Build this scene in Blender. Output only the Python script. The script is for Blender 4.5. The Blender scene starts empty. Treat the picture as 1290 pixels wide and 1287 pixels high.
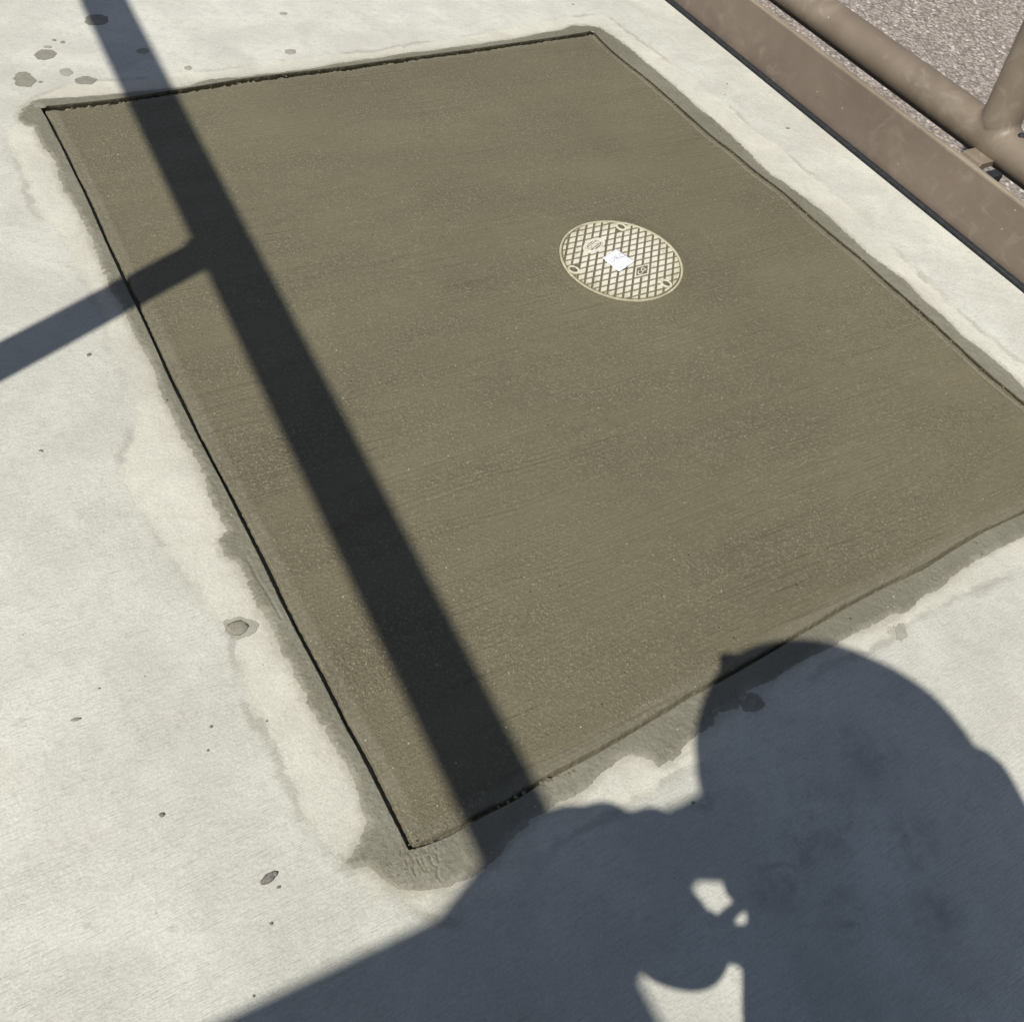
import bpy, bmesh, math, random
import numpy as np
from mathutils import Vector, Matrix, noise as mnoise
random.seed(4); rng = np.random.default_rng(4)
C = bpy.context.scene
COL = C.collection

# ------------------------------------------------------------------ camera
H = 1.35                                   # lens height above the slab
F_PX, PITCH, ROLL = 1125.8, .9099, .21755  # focal length in photo pixels (photo 1290 px wide)
CX, CY = 645.0, 643.5
fw = np.array([0, math.cos(PITCH), -math.sin(PITCH)]); rt = np.array([1., 0, 0]); up = np.cross(rt, fw)
rt, up = math.cos(ROLL)*rt + math.sin(ROLL)*up, -math.sin(ROLL)*rt + math.cos(ROLL)*up
cam = bpy.data.cameras.new('camera'); co = bpy.data.objects.new('camera', cam); COL.objects.link(co)
m = Matrix([[rt[0], up[0], -fw[0], 0], [rt[1], up[1], -fw[1], 0], [rt[2], up[2], -fw[2], H], [0, 0, 0, 1]])
co.matrix_world = m
cam.sensor_fit = 'HORIZONTAL'; cam.sensor_width = 36; cam.lens = 36*F_PX/1290
cam.clip_start = .01; cam.clip_end = 800
C.camera = co

def G(P, z=0.):
    """places measured on the photograph -> points on the ground (metres)"""
    P = np.atleast_2d(np.asarray(P, float))
    d = (P[:, 0:1]-CX)*rt - (P[:, 1:2]-CY)*up + F_PX*fw
    return (d*((z-H)/d[:, 2:3]))[:, :2]

# ------------------------------------------------------------------ light
S0 = G((918, 838))[0]
AZ = S0/np.linalg.norm(S0); COT = np.linalg.norm(S0)/H           # shadow direction, metres of shadow per metre of height
EL = math.atan(1/COT)
w = bpy.data.worlds.new('World'); C.world = w; w.use_nodes = True
nt = w.node_tree; bg = nt.nodes['Background']
sky = nt.nodes.new('ShaderNodeTexSky'); sky.sky_type = 'NISHITA'; sky.sun_disc = False
sky.sun_elevation = EL; sky.sun_rotation = math.atan2(-AZ[0], -AZ[1])
sky.altitude = 0; sky.air_density = 1.0; sky.dust_density = 1.6; sky.ozone_density = 1.2
nt.links.new(sky.outputs[0], bg.inputs[0]); bg.inputs[1].default_value = .064
sl = bpy.data.lights.new('sun', 'SUN'); sl.energy = 5.0; sl.angle = math.radians(.53); sl.color = (1, .965, .88)
so = bpy.data.objects.new('sun', sl); COL.objects.link(so)
sd_ = Vector((AZ[0]*math.cos(EL), AZ[1]*math.cos(EL), -math.sin(EL)))
so.rotation_euler = sd_.to_track_quat('-Z', 'Y').to_euler(); so.location = (-2, -4, 6)
C.view_settings.view_transform = 'Standard'; C.view_settings.look = 'None'
C.view_settings.exposure = 0.0; C.view_settings.gamma = 1; C.view_settings.use_curve_mapping = False

# ------------------------------------------------------------------ helpers
def tag(o, label=None, cat=None, group=None, kind=None):
    if label: o['label'] = label
    if cat: o['category'] = cat
    if group: o['group'] = group
    if kind: o['kind'] = kind
    return o
def link(name, me, mat=None, parent=None, smooth=False):
    if mat is not None and not me.materials: me.materials.append(mat)
    if smooth: me.shade_smooth()
    o = bpy.data.objects.new(name, me); COL.objects.link(o)
    if parent: o.parent = parent
    return o
def empty(name, loc=(0, 0, 0)):
    o = bpy.data.objects.new(name, None); COL.objects.link(o); o.location = loc; o.empty_display_size = .1
    return o
def mesh_np(name, V, Fc, attrs=None):
    me = bpy.data.meshes.new(name); V = np.asarray(V, np.float32); Fc = np.asarray(Fc, np.int32)
    n, k = Fc.shape
    me.vertices.add(len(V)); me.vertices.foreach_set('co', V.ravel())
    me.loops.add(n*k); me.loops.foreach_set('vertex_index', Fc.ravel())
    me.polygons.add(n); me.polygons.foreach_set('loop_start', np.arange(0, n*k, k, dtype=np.int32))
    me.polygons.foreach_set('loop_total', np.full(n, k, np.int32))
    me.update(calc_edges=True)
    for a, v in (attrs or {}).items():
        at = me.attributes.new(a, 'FLOAT', 'POINT'); at.data.foreach_set('value', np.asarray(v, np.float32))
    return me
def bm_mesh(name, bm):
    me = bpy.data.meshes.new(name); bm.to_mesh(me); bm.free(); return me
def box_bm(bm, c, ux, uy, uz):
    """box from centre and three half-axis vectors"""
    c, ux, uy, uz = map(Vector, (c, ux, uy, uz)); vs = []
    for sz in (-1, 1):
        for sx, sy in ((-1, -1), (1, -1), (1, 1), (-1, 1)): vs.append(bm.verts.new(c+ux*sx+uy*sy+uz*sz))
    for f in ((3, 2, 1, 0), (4, 5, 6, 7), (0, 1, 5, 4), (1, 2, 6, 5), (2, 3, 7, 6), (3, 0, 4, 7)): bm.faces.new([vs[i] for i in f])
def tube(name, pts, rad, mat, parent=None, seg=40, caps=True):
    bm = bmesh.new(); pts = [Vector(p) for p in pts]; n = len(pts)
    if not hasattr(rad, '__len__'): rad = [rad]*n
    rings = []; ref = Vector((0, 0, 1))
    t0 = (pts[1]-pts[0]).normalized()
    if abs(t0.dot(ref)) > .9: ref = Vector((1, 0, 0))
    for i, p in enumerate(pts):
        t = (pts[min(i+1, n-1)]-pts[max(i-1, 0)]).normalized()
        a = t.cross(ref).normalized(); b = t.cross(a)
        rings.append([bm.verts.new(p+(a*math.cos(q)+b*math.sin(q))*rad[i]) for q in (2*math.pi*k/seg for k in range(seg))])
    for i in range(n-1):
        for k in range(seg): bm.faces.new((rings[i][k], rings[i][(k+1) % seg], rings[i+1][(k+1) % seg], rings[i+1][k]))
    if caps: bm.faces.new(rings[0]); bm.faces.new(rings[-1])
    bmesh.ops.recalc_face_normals(bm, faces=bm.faces)
    o = link(name, bm_mesh(name, bm), mat, parent, smooth=True)
    return o

# vectorised value noise (fractal) for geometry
_perm = rng.permutation(4096)
_val = rng.uniform(-1, 1, 4096)
def vnoise(x, y, seed=0):
    xi = np.floor(x).astype(np.int64); yi = np.floor(y).astype(np.int64); fx = x-xi; fy = y-yi
    fx = fx*fx*(3-2*fx); fy = fy*fy*(3-2*fy)
    h = lambda i, j: _val[(_perm[(i+seed*131) & 4095]+j*57+_perm[j & 4095]) & 4095]
    return (h(xi, yi)*(1-fx)+h(xi+1, yi)*fx)*(1-fy)+(h(xi, yi+1)*(1-fx)+h(xi+1, yi+1)*fx)*fy
def fbm(x, y, o=4, seed=0):
    s = 0; a = 1.; t = 0
    for k in range(o): s = s+a*vnoise(x*2**k+17.3*k, y*2**k-9.1*k, seed+k); t += a; a *= .5
    return s/t
def seg_dist(P, poly, closed=True, chunk=200000):
    """distance from points to polyline, and signed (negative inside) when closed"""
    P = np.asarray(P, float); A = np.asarray(poly, float)
    B = np.roll(A, -1, 0) if closed else A[1:]
    A = A if closed else A[:-1]
    D = np.full(len(P), 1e9); inside = np.zeros(len(P), bool)
    for a, b in zip(A, B):
        ab = b-a; t = np.clip(((P-a)@ab)/(ab@ab+1e-12), 0, 1)
        q = P-(a+t[:, None]*ab); D = np.minimum(D, np.einsum('ij,ij->i', q, q))
        if closed:
            c = (a[1] > P[:, 1]) != (b[1] > P[:, 1])
            if c.any():
                xi = a[0]+(P[:, 1]-a[1])*(b[0]-a[0])/(b[1]-a[1]+1e-15)
                inside ^= c & (P[:, 0] < xi)
    D = np.sqrt(D)
    return np.where(inside, -D, D) if closed else D
def resample(P, step):
    P = np.asarray(P, float); L = np.r_[0, np.cumsum(np.linalg.norm(np.diff(P, axis=0), axis=1))]
    n = max(2, int(L[-1]/step)+1); s = np.linspace(0, L[-1], n)
    return np.c_[np.interp(s, L, P[:, 0]), np.interp(s, L, P[:, 1])]
def smooth_line(P, it=3):
    P = P.copy()
    for _ in range(it): P[1:-1] = .25*P[:-2]+.5*P[1:-1]+.25*P[2:]
    return P

# ------------------------------------------------------------------ material helpers
class NT:
    def __init__(s, name):
        s.m = bpy.data.materials.new(name); s.m.use_nodes = True; s.t = s.m.node_tree
        s.b = s.t.nodes['Principled BSDF']
    def n(s, kind, **kw):
        nd = s.t.nodes.new('ShaderNode'+kind)
        for k, v in kw.items(): setattr(nd, k, v)
        return nd
    def l(s, a, b): s.t.links.new(a, b)
    def coord(s, angle=0., scale=(1, 1, 1), off=(0, 0, 0)):
        tc = s.n('TexCoord'); mp = s.n('Mapping'); s.l(tc.outputs['Object'], mp.inputs[0])
        r = s.n('VectorRotate', rotation_type='Z_AXIS'); r.inputs['Angle'].default_value = -angle
        s.l(tc.outputs['Object'], r.inputs['Vector']); s.l(r.outputs[0], mp.inputs[0])
        mp.inputs['Scale'].default_value = scale; mp.inputs['Location'].default_value = off
        return mp.outputs[0]
    def noise(s, vec, scale, detail=4, rough=.55, dist=0.):
        nd = s.n('TexNoise'); nd.inputs['Scale'].default_value = scale; nd.inputs['Detail'].default_value = detail
        nd.inputs['Roughness'].default_value = rough; nd.inputs['Distortion'].default_value = dist
        s.l(vec, nd.inputs['Vector']); return nd.outputs[0]
    def math(s, op, a, b=None, clamp=False):
        nd = s.n('Math', operation=op); nd.use_clamp = clamp
        for i, v in enumerate((a, b)):
            if v is None: continue
            if isinstance(v, (int, float)): nd.inputs[i].default_value = v
            else: s.l(v, nd.inputs[i])
        return nd.outputs[0]
    def ramp(s, v, a, b, lo=0., hi=1.):
        nd = s.n('MapRange'); nd.interpolation_type = 'SMOOTHSTEP'
        s.l(v, nd.inputs[0]); nd.inputs[1].default_value = a; nd.inputs[2].default_value = b
        nd.inputs[3].default_value = lo; nd.inputs[4].default_value = hi; return nd.outputs[0]
    def mix(s, fac, a, b, blend='MIX'):
        nd = s.n('Mix', data_type='RGBA', blend_type=blend)
        for i, v in ((0, fac), (6, a), (7, b)):
            if isinstance(v, (int, float)): nd.inputs[i].default_value = v
            elif isinstance(v, tuple): nd.inputs[i].default_value = (*v, 1)
            else: s.l(v, nd.inputs[i])
        return nd.outputs[2]
    def attr(s, name):
        nd = s.n('Attribute'); nd.attribute_name = name; return nd.outputs['Fac']
    def bump(s, h, strength, dist=.01, normal=None):
        nd = s.n('Bump'); nd.inputs['Strength'].default_value = strength; nd.inputs['Distance'].default_value = dist
        s.l(h, nd.inputs['Height'])
        if normal is not None: s.l(normal, nd.inputs['Normal'])
        return nd.outputs[0]
    def out(s, col=None, rough=None, normal=None, spec=None, metal=None):
        for k, v in (('Base Color', col), ('Roughness', rough), ('Normal', normal), ('Specular IOR Level', spec), ('Metallic', metal)):
            if v is None: continue
            if isinstance(v, tuple): s.b.inputs[k].default_value = (*v, 1)
            elif isinstance(v, (int, float)): s.b.inputs[k].default_value = v
            else: s.l(v, s.b.inputs[k])
        return s.m
ANG = math.radians(40.)      # direction of the broom and float strokes

def mat_pavement():
    s = NT('cured_concrete')
    v = s.coord(); br = s.coord(ANG, (1, 14, 1)); br2 = s.coord(ANG+.03, (1, 7, 1))
    sd = s.attr('sd'); wash = s.attr('wash')
    big = s.noise(v, 1.3, 5, .6, .3); mid = s.noise(v, 7, 6, .62, .4); fine = s.noise(v, 45, 5, .7); grain = s.noise(v, 230, 5, .75)
    st = s.noise(br, 22, 5, .7); st2 = s.noise(br2, 60, 3, .6)
    col = s.mix(s.ramp(big, .35, .68), (.530, .527, .470), (.615, .612, .552))
    col = s.mix(s.ramp(mid, .36, .66), s.mix(1., col, (.89, .885, .885), 'MULTIPLY'), col)
    col = s.mix(s.math('MULTIPLY', s.ramp(fine, .50, .72), .45), col, (.41, .40, .345))
    col = s.mix(s.math('MULTIPLY', s.ramp(st, .50, .70), .55), col, (.37, .365, .325))
    # pinkish / rusty faint tints
    tint = s.noise(s.coord(0, (1, 1, 1), (7.3, 2.1, 0)), 2.6, 4, .6)
    col = s.mix(s.math('MULTIPLY', s.ramp(tint, .56, .74), .25), col, (.54, .49, .43))
    # cement wash left by the float round the new panel: cream, smoother, with a ragged darker tide line
    wn = s.math('ADD', wash, s.math('MULTIPLY', s.math('SUBTRACT', s.noise(v, 9, 6, .62, .6), .5), .075))
    wn = s.math('ADD', wn, s.math('MULTIPLY', s.math('SUBTRACT', s.noise(v, 60, 4, .6), .5), .012))
    inside = s.ramp(wn, -.004, .010)
    col = s.mix(s.math('MULTIPLY', inside, s.ramp(s.noise(v, 4.5, 4, .6, .5), .35, .68, .18, .62)), col, s.mix(s.ramp(s.noise(v, 16, 6, .66, .5), .38, .65), (.60, .575, .485), (.525, .495, .41)))
    tide = s.math('MULTIPLY', s.ramp(wn, -.014, -.001), s.ramp(wn, .003, .012, 1, 0))
    patchy = s.ramp(s.noise(v, 5, 4, .6), .44, .60)
    col = s.mix(s.math('MULTIPLY', s.math('MULTIPLY', tide, patchy), .50), col, (.30, .285, .24))
    # faint damp fringe just outside the slurry
    ap = s.attr('apron'); fr2 = s.math('ADD', ap, s.math('MULTIPLY', s.math('SUBTRACT', s.noise(s.coord(ANG, (1, 2.5, 1)), 26, 6, .7, .5), .5), .040))
    col = s.mix(s.math('MULTIPLY', s.ramp(fr2, -.002, .016, 1, 0), .62), col, (.315, .298, .24))
    fr = s.math('ADD', sd, s.math('MULTIPLY', s.math('SUBTRACT', s.noise(v, 14, 6, .65, .5), .5), .10))
    col = s.mix(s.math('MULTIPLY', s.ramp(fr, .02, .085, 1, 0), .38), col, (.40, .375, .315))
    # hairline smears and scuffs
    sc = s.n('TexWave', wave_type='BANDS'); sc.inputs['Scale'].default_value = 1.1; sc.inputs['Distortion'].default_value = 14; sc.inputs['Detail'].default_value = 5
    s.l(s.coord(.6), sc.inputs['Vector'])
    sm = s.math('MULTIPLY', s.ramp(sc.outputs['Fac'], .90, .985), s.ramp(s.noise(v, 3.1, 3, .5), .52, .62))
    col = s.mix(s.math('MULTIPLY', sm, .20), col, (.40, .385, .33))
    # darker trodden and damp blotches
    bl = s.attr('blot')
    bn = s.math('MULTIPLY', bl, s.ramp(s.noise(v, 24, 6, .72, .7), .38, .60))
    col = s.mix(s.math('MULTIPLY', bn, .48), col, (.25, .24, .21))
    # pin holes
    vo = s.n('TexVoronoi'); vo.inputs['Scale'].default_value = 55; s.l(v, vo.inputs['Vector'])
    ph = s.math('MULTIPLY', s.ramp(vo.outputs['Distance'], .03, .09, 1, 0), s.ramp(s.noise(v, 13, 2), .60, .66))
    col = s.mix(s.math('MULTIPLY', ph, .45), col, (.2, .19, .165))
    col = s.mix(.5, col, s.mix(s.ramp(grain, .3, .72), (.74, .74, .74), (1.18, 1.18, 1.18)), 'MULTIPLY')
    keep = s.ramp(wn, 0, .02, 1, .35)
    h = s.math('ADD', s.math('MULTIPLY', st, s.math('MULTIPLY', keep, 1.0)), s.math('MULTIPLY', st2, .5))
    h = s.math('ADD', h, s.math('MULTIPLY', fine, .7)); h = s.math('ADD', h, s.math('MULTIPLY', grain, .30))
    h = s.math('SUBTRACT', h, ph)
    sw = s.n('TexWave', wave_type='RINGS'); sw.inputs['Scale'].default_value = 1.6; sw.inputs['Distortion'].default_value = 9; sw.inputs['Detail'].default_value = 5; s.l(v, sw.inputs['Vector'])
    n = s.bump(h, .9, .0024); n = s.bump(mid, .6, .008, n); n = s.bump(sw.outputs['Fac'], .35, .0030, n)
    return s.out(col, s.ramp(fine, .3, .7, .82, .95), n, .25)

def wet_nodes(s, slurry=False):
    v = s.coord(); ln = s.coord(ANG, (.5, 34, 1)); ln2 = s.coord(ANG-.06, (.42, 55, 1))
    wv = s.coord(ANG)
    big = s.noise(v, 1.7, 4, .55, .4); mid = s.noise(s.coord(ANG, (1, 2.6, 1)), 5, 5, .6, .3); sand = s.noise(v, 420, 2, .7); sand2 = s.noise(v, 170, 4, .7)
    lines = s.noise(ln, 5, 5, .7, .25); drag = s.noise(ln2, 3.2, 3, .6)
    patch = s.ramp(s.noise(s.coord(ANG, (1, 3, 1), (3, 1, 0)), 2.2, 5, .65), .30, .70)      # where the sand shows through
    a, b = ((.168, .160, .120), (.212, .204, .158)) if slurry else ((.139, .1225, .076), (.161, .1425, .089))
    col = s.mix(s.ramp(big, .35, .65), a, b)
    col = s.mix(s.math('MULTIPLY', s.ramp(mid, .4, .68), .18), col, tuple(x*.84 for x in a))
    if slurry:
        rv = s.math('ADD', s.attr('rim'), s.math('MULTIPLY', s.math('SUBTRACT', s.noise(v, 34, 5, .65, .4), .5), .030))
        col = s.mix(s.math('MULTIPLY', s.ramp(rv, .000, .016, 1, 0), .50), col, (.31, .292, .24))
        col = s.mix(s.math('MULTIPLY', s.ramp(s.noise(v, 11, 5, .65, .5), .44, .64), .45), col, (.155, .143, .108))
    if not slurry:
        e = s.attr('edge')
        col = s.mix(s.math('MULTIPLY', s.ramp(s.math('ADD', e, s.math('MULTIPLY', s.noise(v, 30, 4), .02)), .030, .050, 1, 0), .55), col, (.190, .176, .130))
        dl = s.math('MULTIPLY', s.ramp(drag, .585, .68), s.ramp(s.noise(v, 2.3, 3), .46, .60))
        col = s.mix(s.math('MULTIPLY', dl, .12), col, (.08, .07, .047))
    gr = s.math('MULTIPLY', s.ramp(sand2, .50, .74), s.math('ADD', s.math('MULTIPLY', patch, .7), .3))
    col = s.mix(s.math('MULTIPLY', gr, .25 if slurry else .70), col, (.33, .29, .195))
    col = s.mix(s.math('MULTIPLY', s.math('MULTIPLY', s.ramp(sand2, .50, .30), patch), .50), col, (.09, .077, .050))
    vo = s.n('TexVoronoi'); vo.inputs['Scale'].default_value = 75; s.l(v, vo.inputs['Vector'])
    sp = s.n('SeparateColor'); s.l(vo.outputs['Color'], sp.inputs[0])
    speck = s.math('MULTIPLY', s.ramp(vo.outputs['Distance'], .06, .15, 1, 0), s.math('GREATER_THAN', sp.outputs[0], .93))
    col = s.mix(s.math('MULTIPLY', speck, .75), col, (.55, .50, .39))
    v2 = s.n('TexVoronoi'); v2.inputs['Scale'].default_value = 210; s.l(v, v2.inputs['Vector'])
    s2 = s.n('SeparateColor'); s.l(v2.outputs['Color'], s2.inputs[0])
    fleck = s.math('MULTIPLY', s.ramp(v2.outputs['Distance'], .18, .42, 1, 0), s.ramp(s2.outputs[0], .72, .98))
    fleck = s.math('MULTIPLY', fleck, s.math('ADD', s.math('MULTIPLY', patch, .8), .2))
    col = s.mix(s.math('MULTIPLY', fleck, .30 if slurry else .78), col, (.42, .375, .265))
    dk = s.math('MULTIPLY', s.ramp(v2.outputs['Distance'], .18, .40, 1, 0), s.ramp(s2.outputs[1], .80, .98))
    col = s.mix(s.math('MULTIPLY', dk, .45), col, (.075, .065, .042))
    pit = s.math('MULTIPLY', s.ramp(vo.outputs['Distance'], .07, .16, 1, 0), s.math('LESS_THAN', sp.outputs[1], .022))
    col = s.mix(s.math('MULTIPLY', pit, .8), col, (.05, .045, .032))
    hs = s.math('ADD', s.math('MULTIPLY', sand, .5), s.math('MULTIPLY', sand2, 1.0))
    hs = s.math('MULTIPLY', hs, s.math('ADD', s.math('MULTIPLY', patch, 1.3), .8))
    h = s.math('ADD', s.math('MULTIPLY', lines, 1.5 if not slurry else .6), s.math('MULTIPLY', hs, .9 if not slurry else .45))
    h = s.math('SUBTRACT', h, s.math('MULTIPLY', pit, 1.5))
    if not slurry: h = s.math('SUBTRACT', h, s.math('MULTIPLY', dl, .45))
    n = s.bump(h, .95, .0026)
    return s.out(col, s.ramp(mid, .3, .7, .50, .66), n, .42)

def mat_wet(): return wet_nodes(NT('fresh_concrete'))
def mat_slurry(): return wet_nodes(NT('slurry'), True)

def mat_steel(name, base, dark, scratch=.5):
    s = NT(name); v = s.coord(); ax = s.coord(-ANG-.88+.0, (1, 1, 1))
    al = s.coord(math.atan2(-.770, .638), (1, 9, 9))
    big = s.noise(v, 3.2, 5, .6, .6); mid = s.noise(v, 17, 6, .65, .8); st = s.noise(al, 9, 5, .65, .4); gr = s.noise(v, 260, 3, .6)
    col = s.mix(s.ramp(big, .35, .68), dark, base)
    dust = s.math('MULTIPLY', s.ramp(mid, .46, .70), s.ramp(s.noise(v, 2.6, 4, .6, .4), .44, .60))
    fl = s.n('TexVoronoi'); fl.inputs['Scale'].default_value = 42; s.l(v, fl.inputs['Vector'])
    fs_ = s.n('SeparateColor'); s.l(fl.outputs['Color'], fs_.inputs[0])
    chipm = s.math('MULTIPLY', s.ramp(fl.outputs['Distance'], .05, .16, 1, 0), s.math('GREATER_THAN', fs_.outputs[0], .95))
    sw = s.n('TexWave', wave_type='BANDS'); sw.inputs['Scale'].default_value = 3.; sw.inputs['Distortion'].default_value = 18; sw.inputs['Detail'].default_value = 4; sw.inputs['Detail Scale'].default_value = 2.; s.l(v, sw.inputs['Vector'])
    swm = s.math('MULTIPLY', s.ramp(sw.outputs['Fac'], .80, .99), s.ramp(s.noise(v, 5, 3), .50, .60))
    col = s.mix(s.math('MULTIPLY', dust, .42*scratch), col, (.38, .335, .27))
    col = s.mix(s.math('MULTIPLY', swm, .16*scratch), col, (.48, .44, .37))
    col = s.mix(s.math('MULTIPLY', chipm, .8*scratch), col, (.55, .51, .44))
    col = s.mix(s.math('MULTIPLY', s.ramp(st, .60, .78), .35*scratch), col, (.40, .36, .30))
    col = s.mix(s.math('MULTIPLY', s.ramp(st, .42, .28), .30), col, tuple(x*.8 for x in dark))
    n = s.bump(s.math('ADD', s.math('MULTIPLY', gr, .4), mid), .35, .0015)
    return s.out(col, s.ramp(mid, .3, .7, .42, .60), n, .5)

def mat_plain(name, col, rough=.8, nscale=60, amt=.15, bump=.3, spec=.3, dist=.001):
    s = NT(name); v = s.coord(); a = s.noise(v, nscale, 5, .6)
    c = s.mix(s.ramp(a, .3, .7), tuple(x*(1-amt) for x in col), tuple(min(1, x*(1+amt)) for x in col))
    return s.out(c, rough, s.bump(a, bump, dist), spec)

def mat_ground():
    s = NT('coarse_ground'); v = s.coord()
    vo = s.n('TexVoronoi'); vo.inputs['Scale'].default_value = 58; s.l(v, vo.inputs['Vector'])
    sc = s.n('SeparateColor'); s.l(vo.outputs['Color'], sc.inputs[0])
    a = s.noise(v, 38, 5, .7); b = s.noise(v, 1.4, 4, .6)
    c = s.mix(sc.outputs[0], (.22, .19, .168), (.40, .352, .318))
    c = s.mix(s.math('MULTIPLY', s.math('GREATER_THAN', sc.outputs[1], .93), .7), c, (.60, .56, .52))
    c = s.mix(s.math('MULTIPLY', s.ramp(b, .35, .65), .25), c, (.30, .27, .25))
    c = s.mix(s.math('MULTIPLY', s.ramp(vo.outputs['Distance'], .45, .8), .6), c, (.13, .105, .095))
    n = s.bump(s.math('SUBTRACT', s.math('MULTIPLY', a, .8), vo.outputs['Distance']), 1.0, .010)
    return s.out(c, .9, n, .2)

def mat_lid():
    s = NT('cream_composite'); v = s.coord(); z = s.n('SeparateXYZ'); tc = s.n('TexCoord'); s.l(tc.outputs['Object'], z.inputs[0])
    r = s.math('POWER', s.math('ADD', s.math('POWER', z.outputs[0], 2), s.math('POWER', z.outputs[1], 2)), .5)
    a = s.noise(v, 22, 5, .65, .5); b = s.noise(v, 160, 4, .65)
    col = s.mix(s.ramp(s.math('ADD', r, s.math('MULTIPLY', a, .10)), .13, .215), (.65, .615, .53), (.56, .535, .40))
    dirt = s.math('MULTIPLY', s.ramp(b, .46, .68), s.ramp(a, .40, .62))
    col = s.mix(s.math('MULTIPLY', dirt, .75), col, (.27, .24, .17))
    ed = s.math('ADD', r, s.math('MULTIPLY', s.noise(v, 34, 5, .7, .5), .055))
    col = s.mix(s.math('MULTIPLY', s.ramp(ed, .165, .192), .72), col, (.30, .265, .17))
    return s.out(col, .6, s.bump(b, .3, .0006), .35)
M = {}
M['pave'] = mat_pavement(); M['wet'] = mat_wet(); M['slurry'] = mat_slurry()
M['steel'] = mat_steel('brown_painted_steel', (.178, .138, .108), (.140, .107, .084))
M['pipe'] = mat_steel('brown_painted_pipe', (.205, .165, .124), (.155, .122, .092), .6)
M['edge'] = mat_steel('worn_steel_edge', (.27, .23, .175), (.20, .165, .125), .7)
M['rubber'] = mat_plain('black_rubber', (.022, .024, .028), .6, 80, .3)
M['ground'] = mat_ground()
M['lid'] = mat_lid()
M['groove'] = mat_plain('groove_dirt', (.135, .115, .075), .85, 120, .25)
M['darkhole'] = mat_plain('dark_recess', (.11, .095, .068), .8, 200, .25)
M['paper'] = mat_plain('white_paper', (.74, .75, .79), .65, 30, .03)
M['ink'] = mat_plain('faded_ink', (.50, .52, .57), .7, 100, .08)
M['stone'] = mat_plain('grey_pebble', (.17, .16, .14), .85, 150, .25, .6)
M['soil'] = mat_plain('crumb', (.13, .115, .08), .85, 200, .25, .6)

# ------------------------------------------------------------------ outline of the fresh panel (groove line)
left = [(50,134),(53,141),(59,150),(67,167),(75,181),(84,200),(93,218.5),(102.5,237),(113.5,261),(133.6,307),(153.7,351),(173.7,391),(190.8,427.7),(212.5,477),(236,524.5),(257,566),(280.4,610),(307,663),(333.5,716),(356,763.6),(378,806),(404.6,855.8),(432.5,911.6),(460.5,962.8),(488,1018.6),(515,1071)]
bottom = [(515,1071),(539.5,1065),(578.6,1047),(615,1025),(651,1008),(679,988.6),(715,969),(748,952),(780,933.5),(823,907),(863.6,882.3),(902,862),(941,840.5),(997,807),(1066.6,766),(1111,742),(1160,719.6),(1201,693.4),(1238,671),(1290,647),(1400,594)]
right = [(747,39.5),(765.6,59.3),(789,79),(812,96.5),(837.7,118.6),(858.6,137),(877,153.5),(896,171),(919,187.5),(955,218),(990,244),(1025,275.6),(1056,302),(1084,324.4),(1119,356),(1147,380),(1178.5,408),(1216,443.4),(1253,477),(1285,503),(1400,594)]
top = [(50,134),(62,134.5),(70,133.6),(93,131),(124,128),(146,125.3),(183,120),(200.5,117),(254,108.6),(307,99.6),(361,93),(430,85),(500,75),(570,66),(640,55.8),(670,51.6),(698,47.7),(721,44),(747,39.5)]
def curve(px, n):
    P = resample(G(px), .01); P = smooth_line(P, 4)
    L = np.r_[0, np.cumsum(np.linalg.norm(np.diff(P, axis=0), axis=1))]
    return P, L
def sample(cv, t):
    P, L = cv; s = t*L[-1]; return np.c_[np.interp(s, L, P[:, 0]), np.interp(s, L, P[:, 1])]
cT, cB, cL, cR = curve(top, 0), curve(bottom, 0), curve(left, 0), curve(right, 0)
outline = np.vstack([cT[0][:-1], cR[0][:-1], cB[0][::-1][:-1], cL[0][::-1][:-1]])
LEN_U = .5*(cT[1][-1]+cB[1][-1]); LEN_V = .5*(cL[1][-1]+cR[1][-1])
def graded(Ltot, fine=.0016, band=.030, coarse=.0031):
    a = [0.]
    while a[-1] < band: a.append(a[-1]+fine)
    step = fine
    while a[-1] < band+.04: step = min(coarse, step*1.08); a.append(a[-1]+step)
    mid = np.linspace(a[-1], Ltot-a[-1], int((Ltot-2*a[-1])/coarse)+2)
    return np.r_[a[:-1], mid, Ltot-np.array(a[:-1])[::-1]]
us = graded(LEN_U); vs = graded(LEN_V)
U, V = np.meshgrid(us/LEN_U, vs/LEN_V, indexing='ij')
u, v_ = U.ravel(), V.ravel()
T_, B_, L_, R_ = sample(cT, u), sample(cB, u), sample(cL, v_), sample(cR, v_)
c00, c10, c01, c11 = sample(cT, np.array([0.])), sample(cT, np.array([1.])), sample(cB, np.array([0.])), sample(cB, np.array([1.]))
u1, v1 = u[:, None], v_[:, None]
XY = (1-v1)*T_+v1*B_+(1-u1)*L_+u1*R_-((1-u1)*(1-v1)*c00+u1*(1-v1)*c10+(1-u1)*v1*c01+u1*v1*c11)
X, Y = XY[:, 0], XY[:, 1]
lu = np.r_[U.ravel()*LEN_U]; lv = np.r_[V.ravel()*LEN_V]
dl, dr, dt, db = lu, LEN_U-lu, lv, LEN_V-lv          # distance from each edge
def sstep(a, b, x): t = np.clip((x-a)/(b-a), 0, 1); return t*t*(3-2*t)
rag = lambda d, s, k, sc=120: d+k*fbm(X*sc, Y*sc, 3, s)
Z = -.0015+.0018*fbm(X*2.2, Y*2.2, 3, 5)
ca, sa = math.cos(ANG), math.sin(ANG); A_ = X*ca+Y*sa; B2 = -X*sa+Y*ca       # along / across the strokes
Z += .00045*fbm(A_*3, B2*60, 4, 9)
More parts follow.
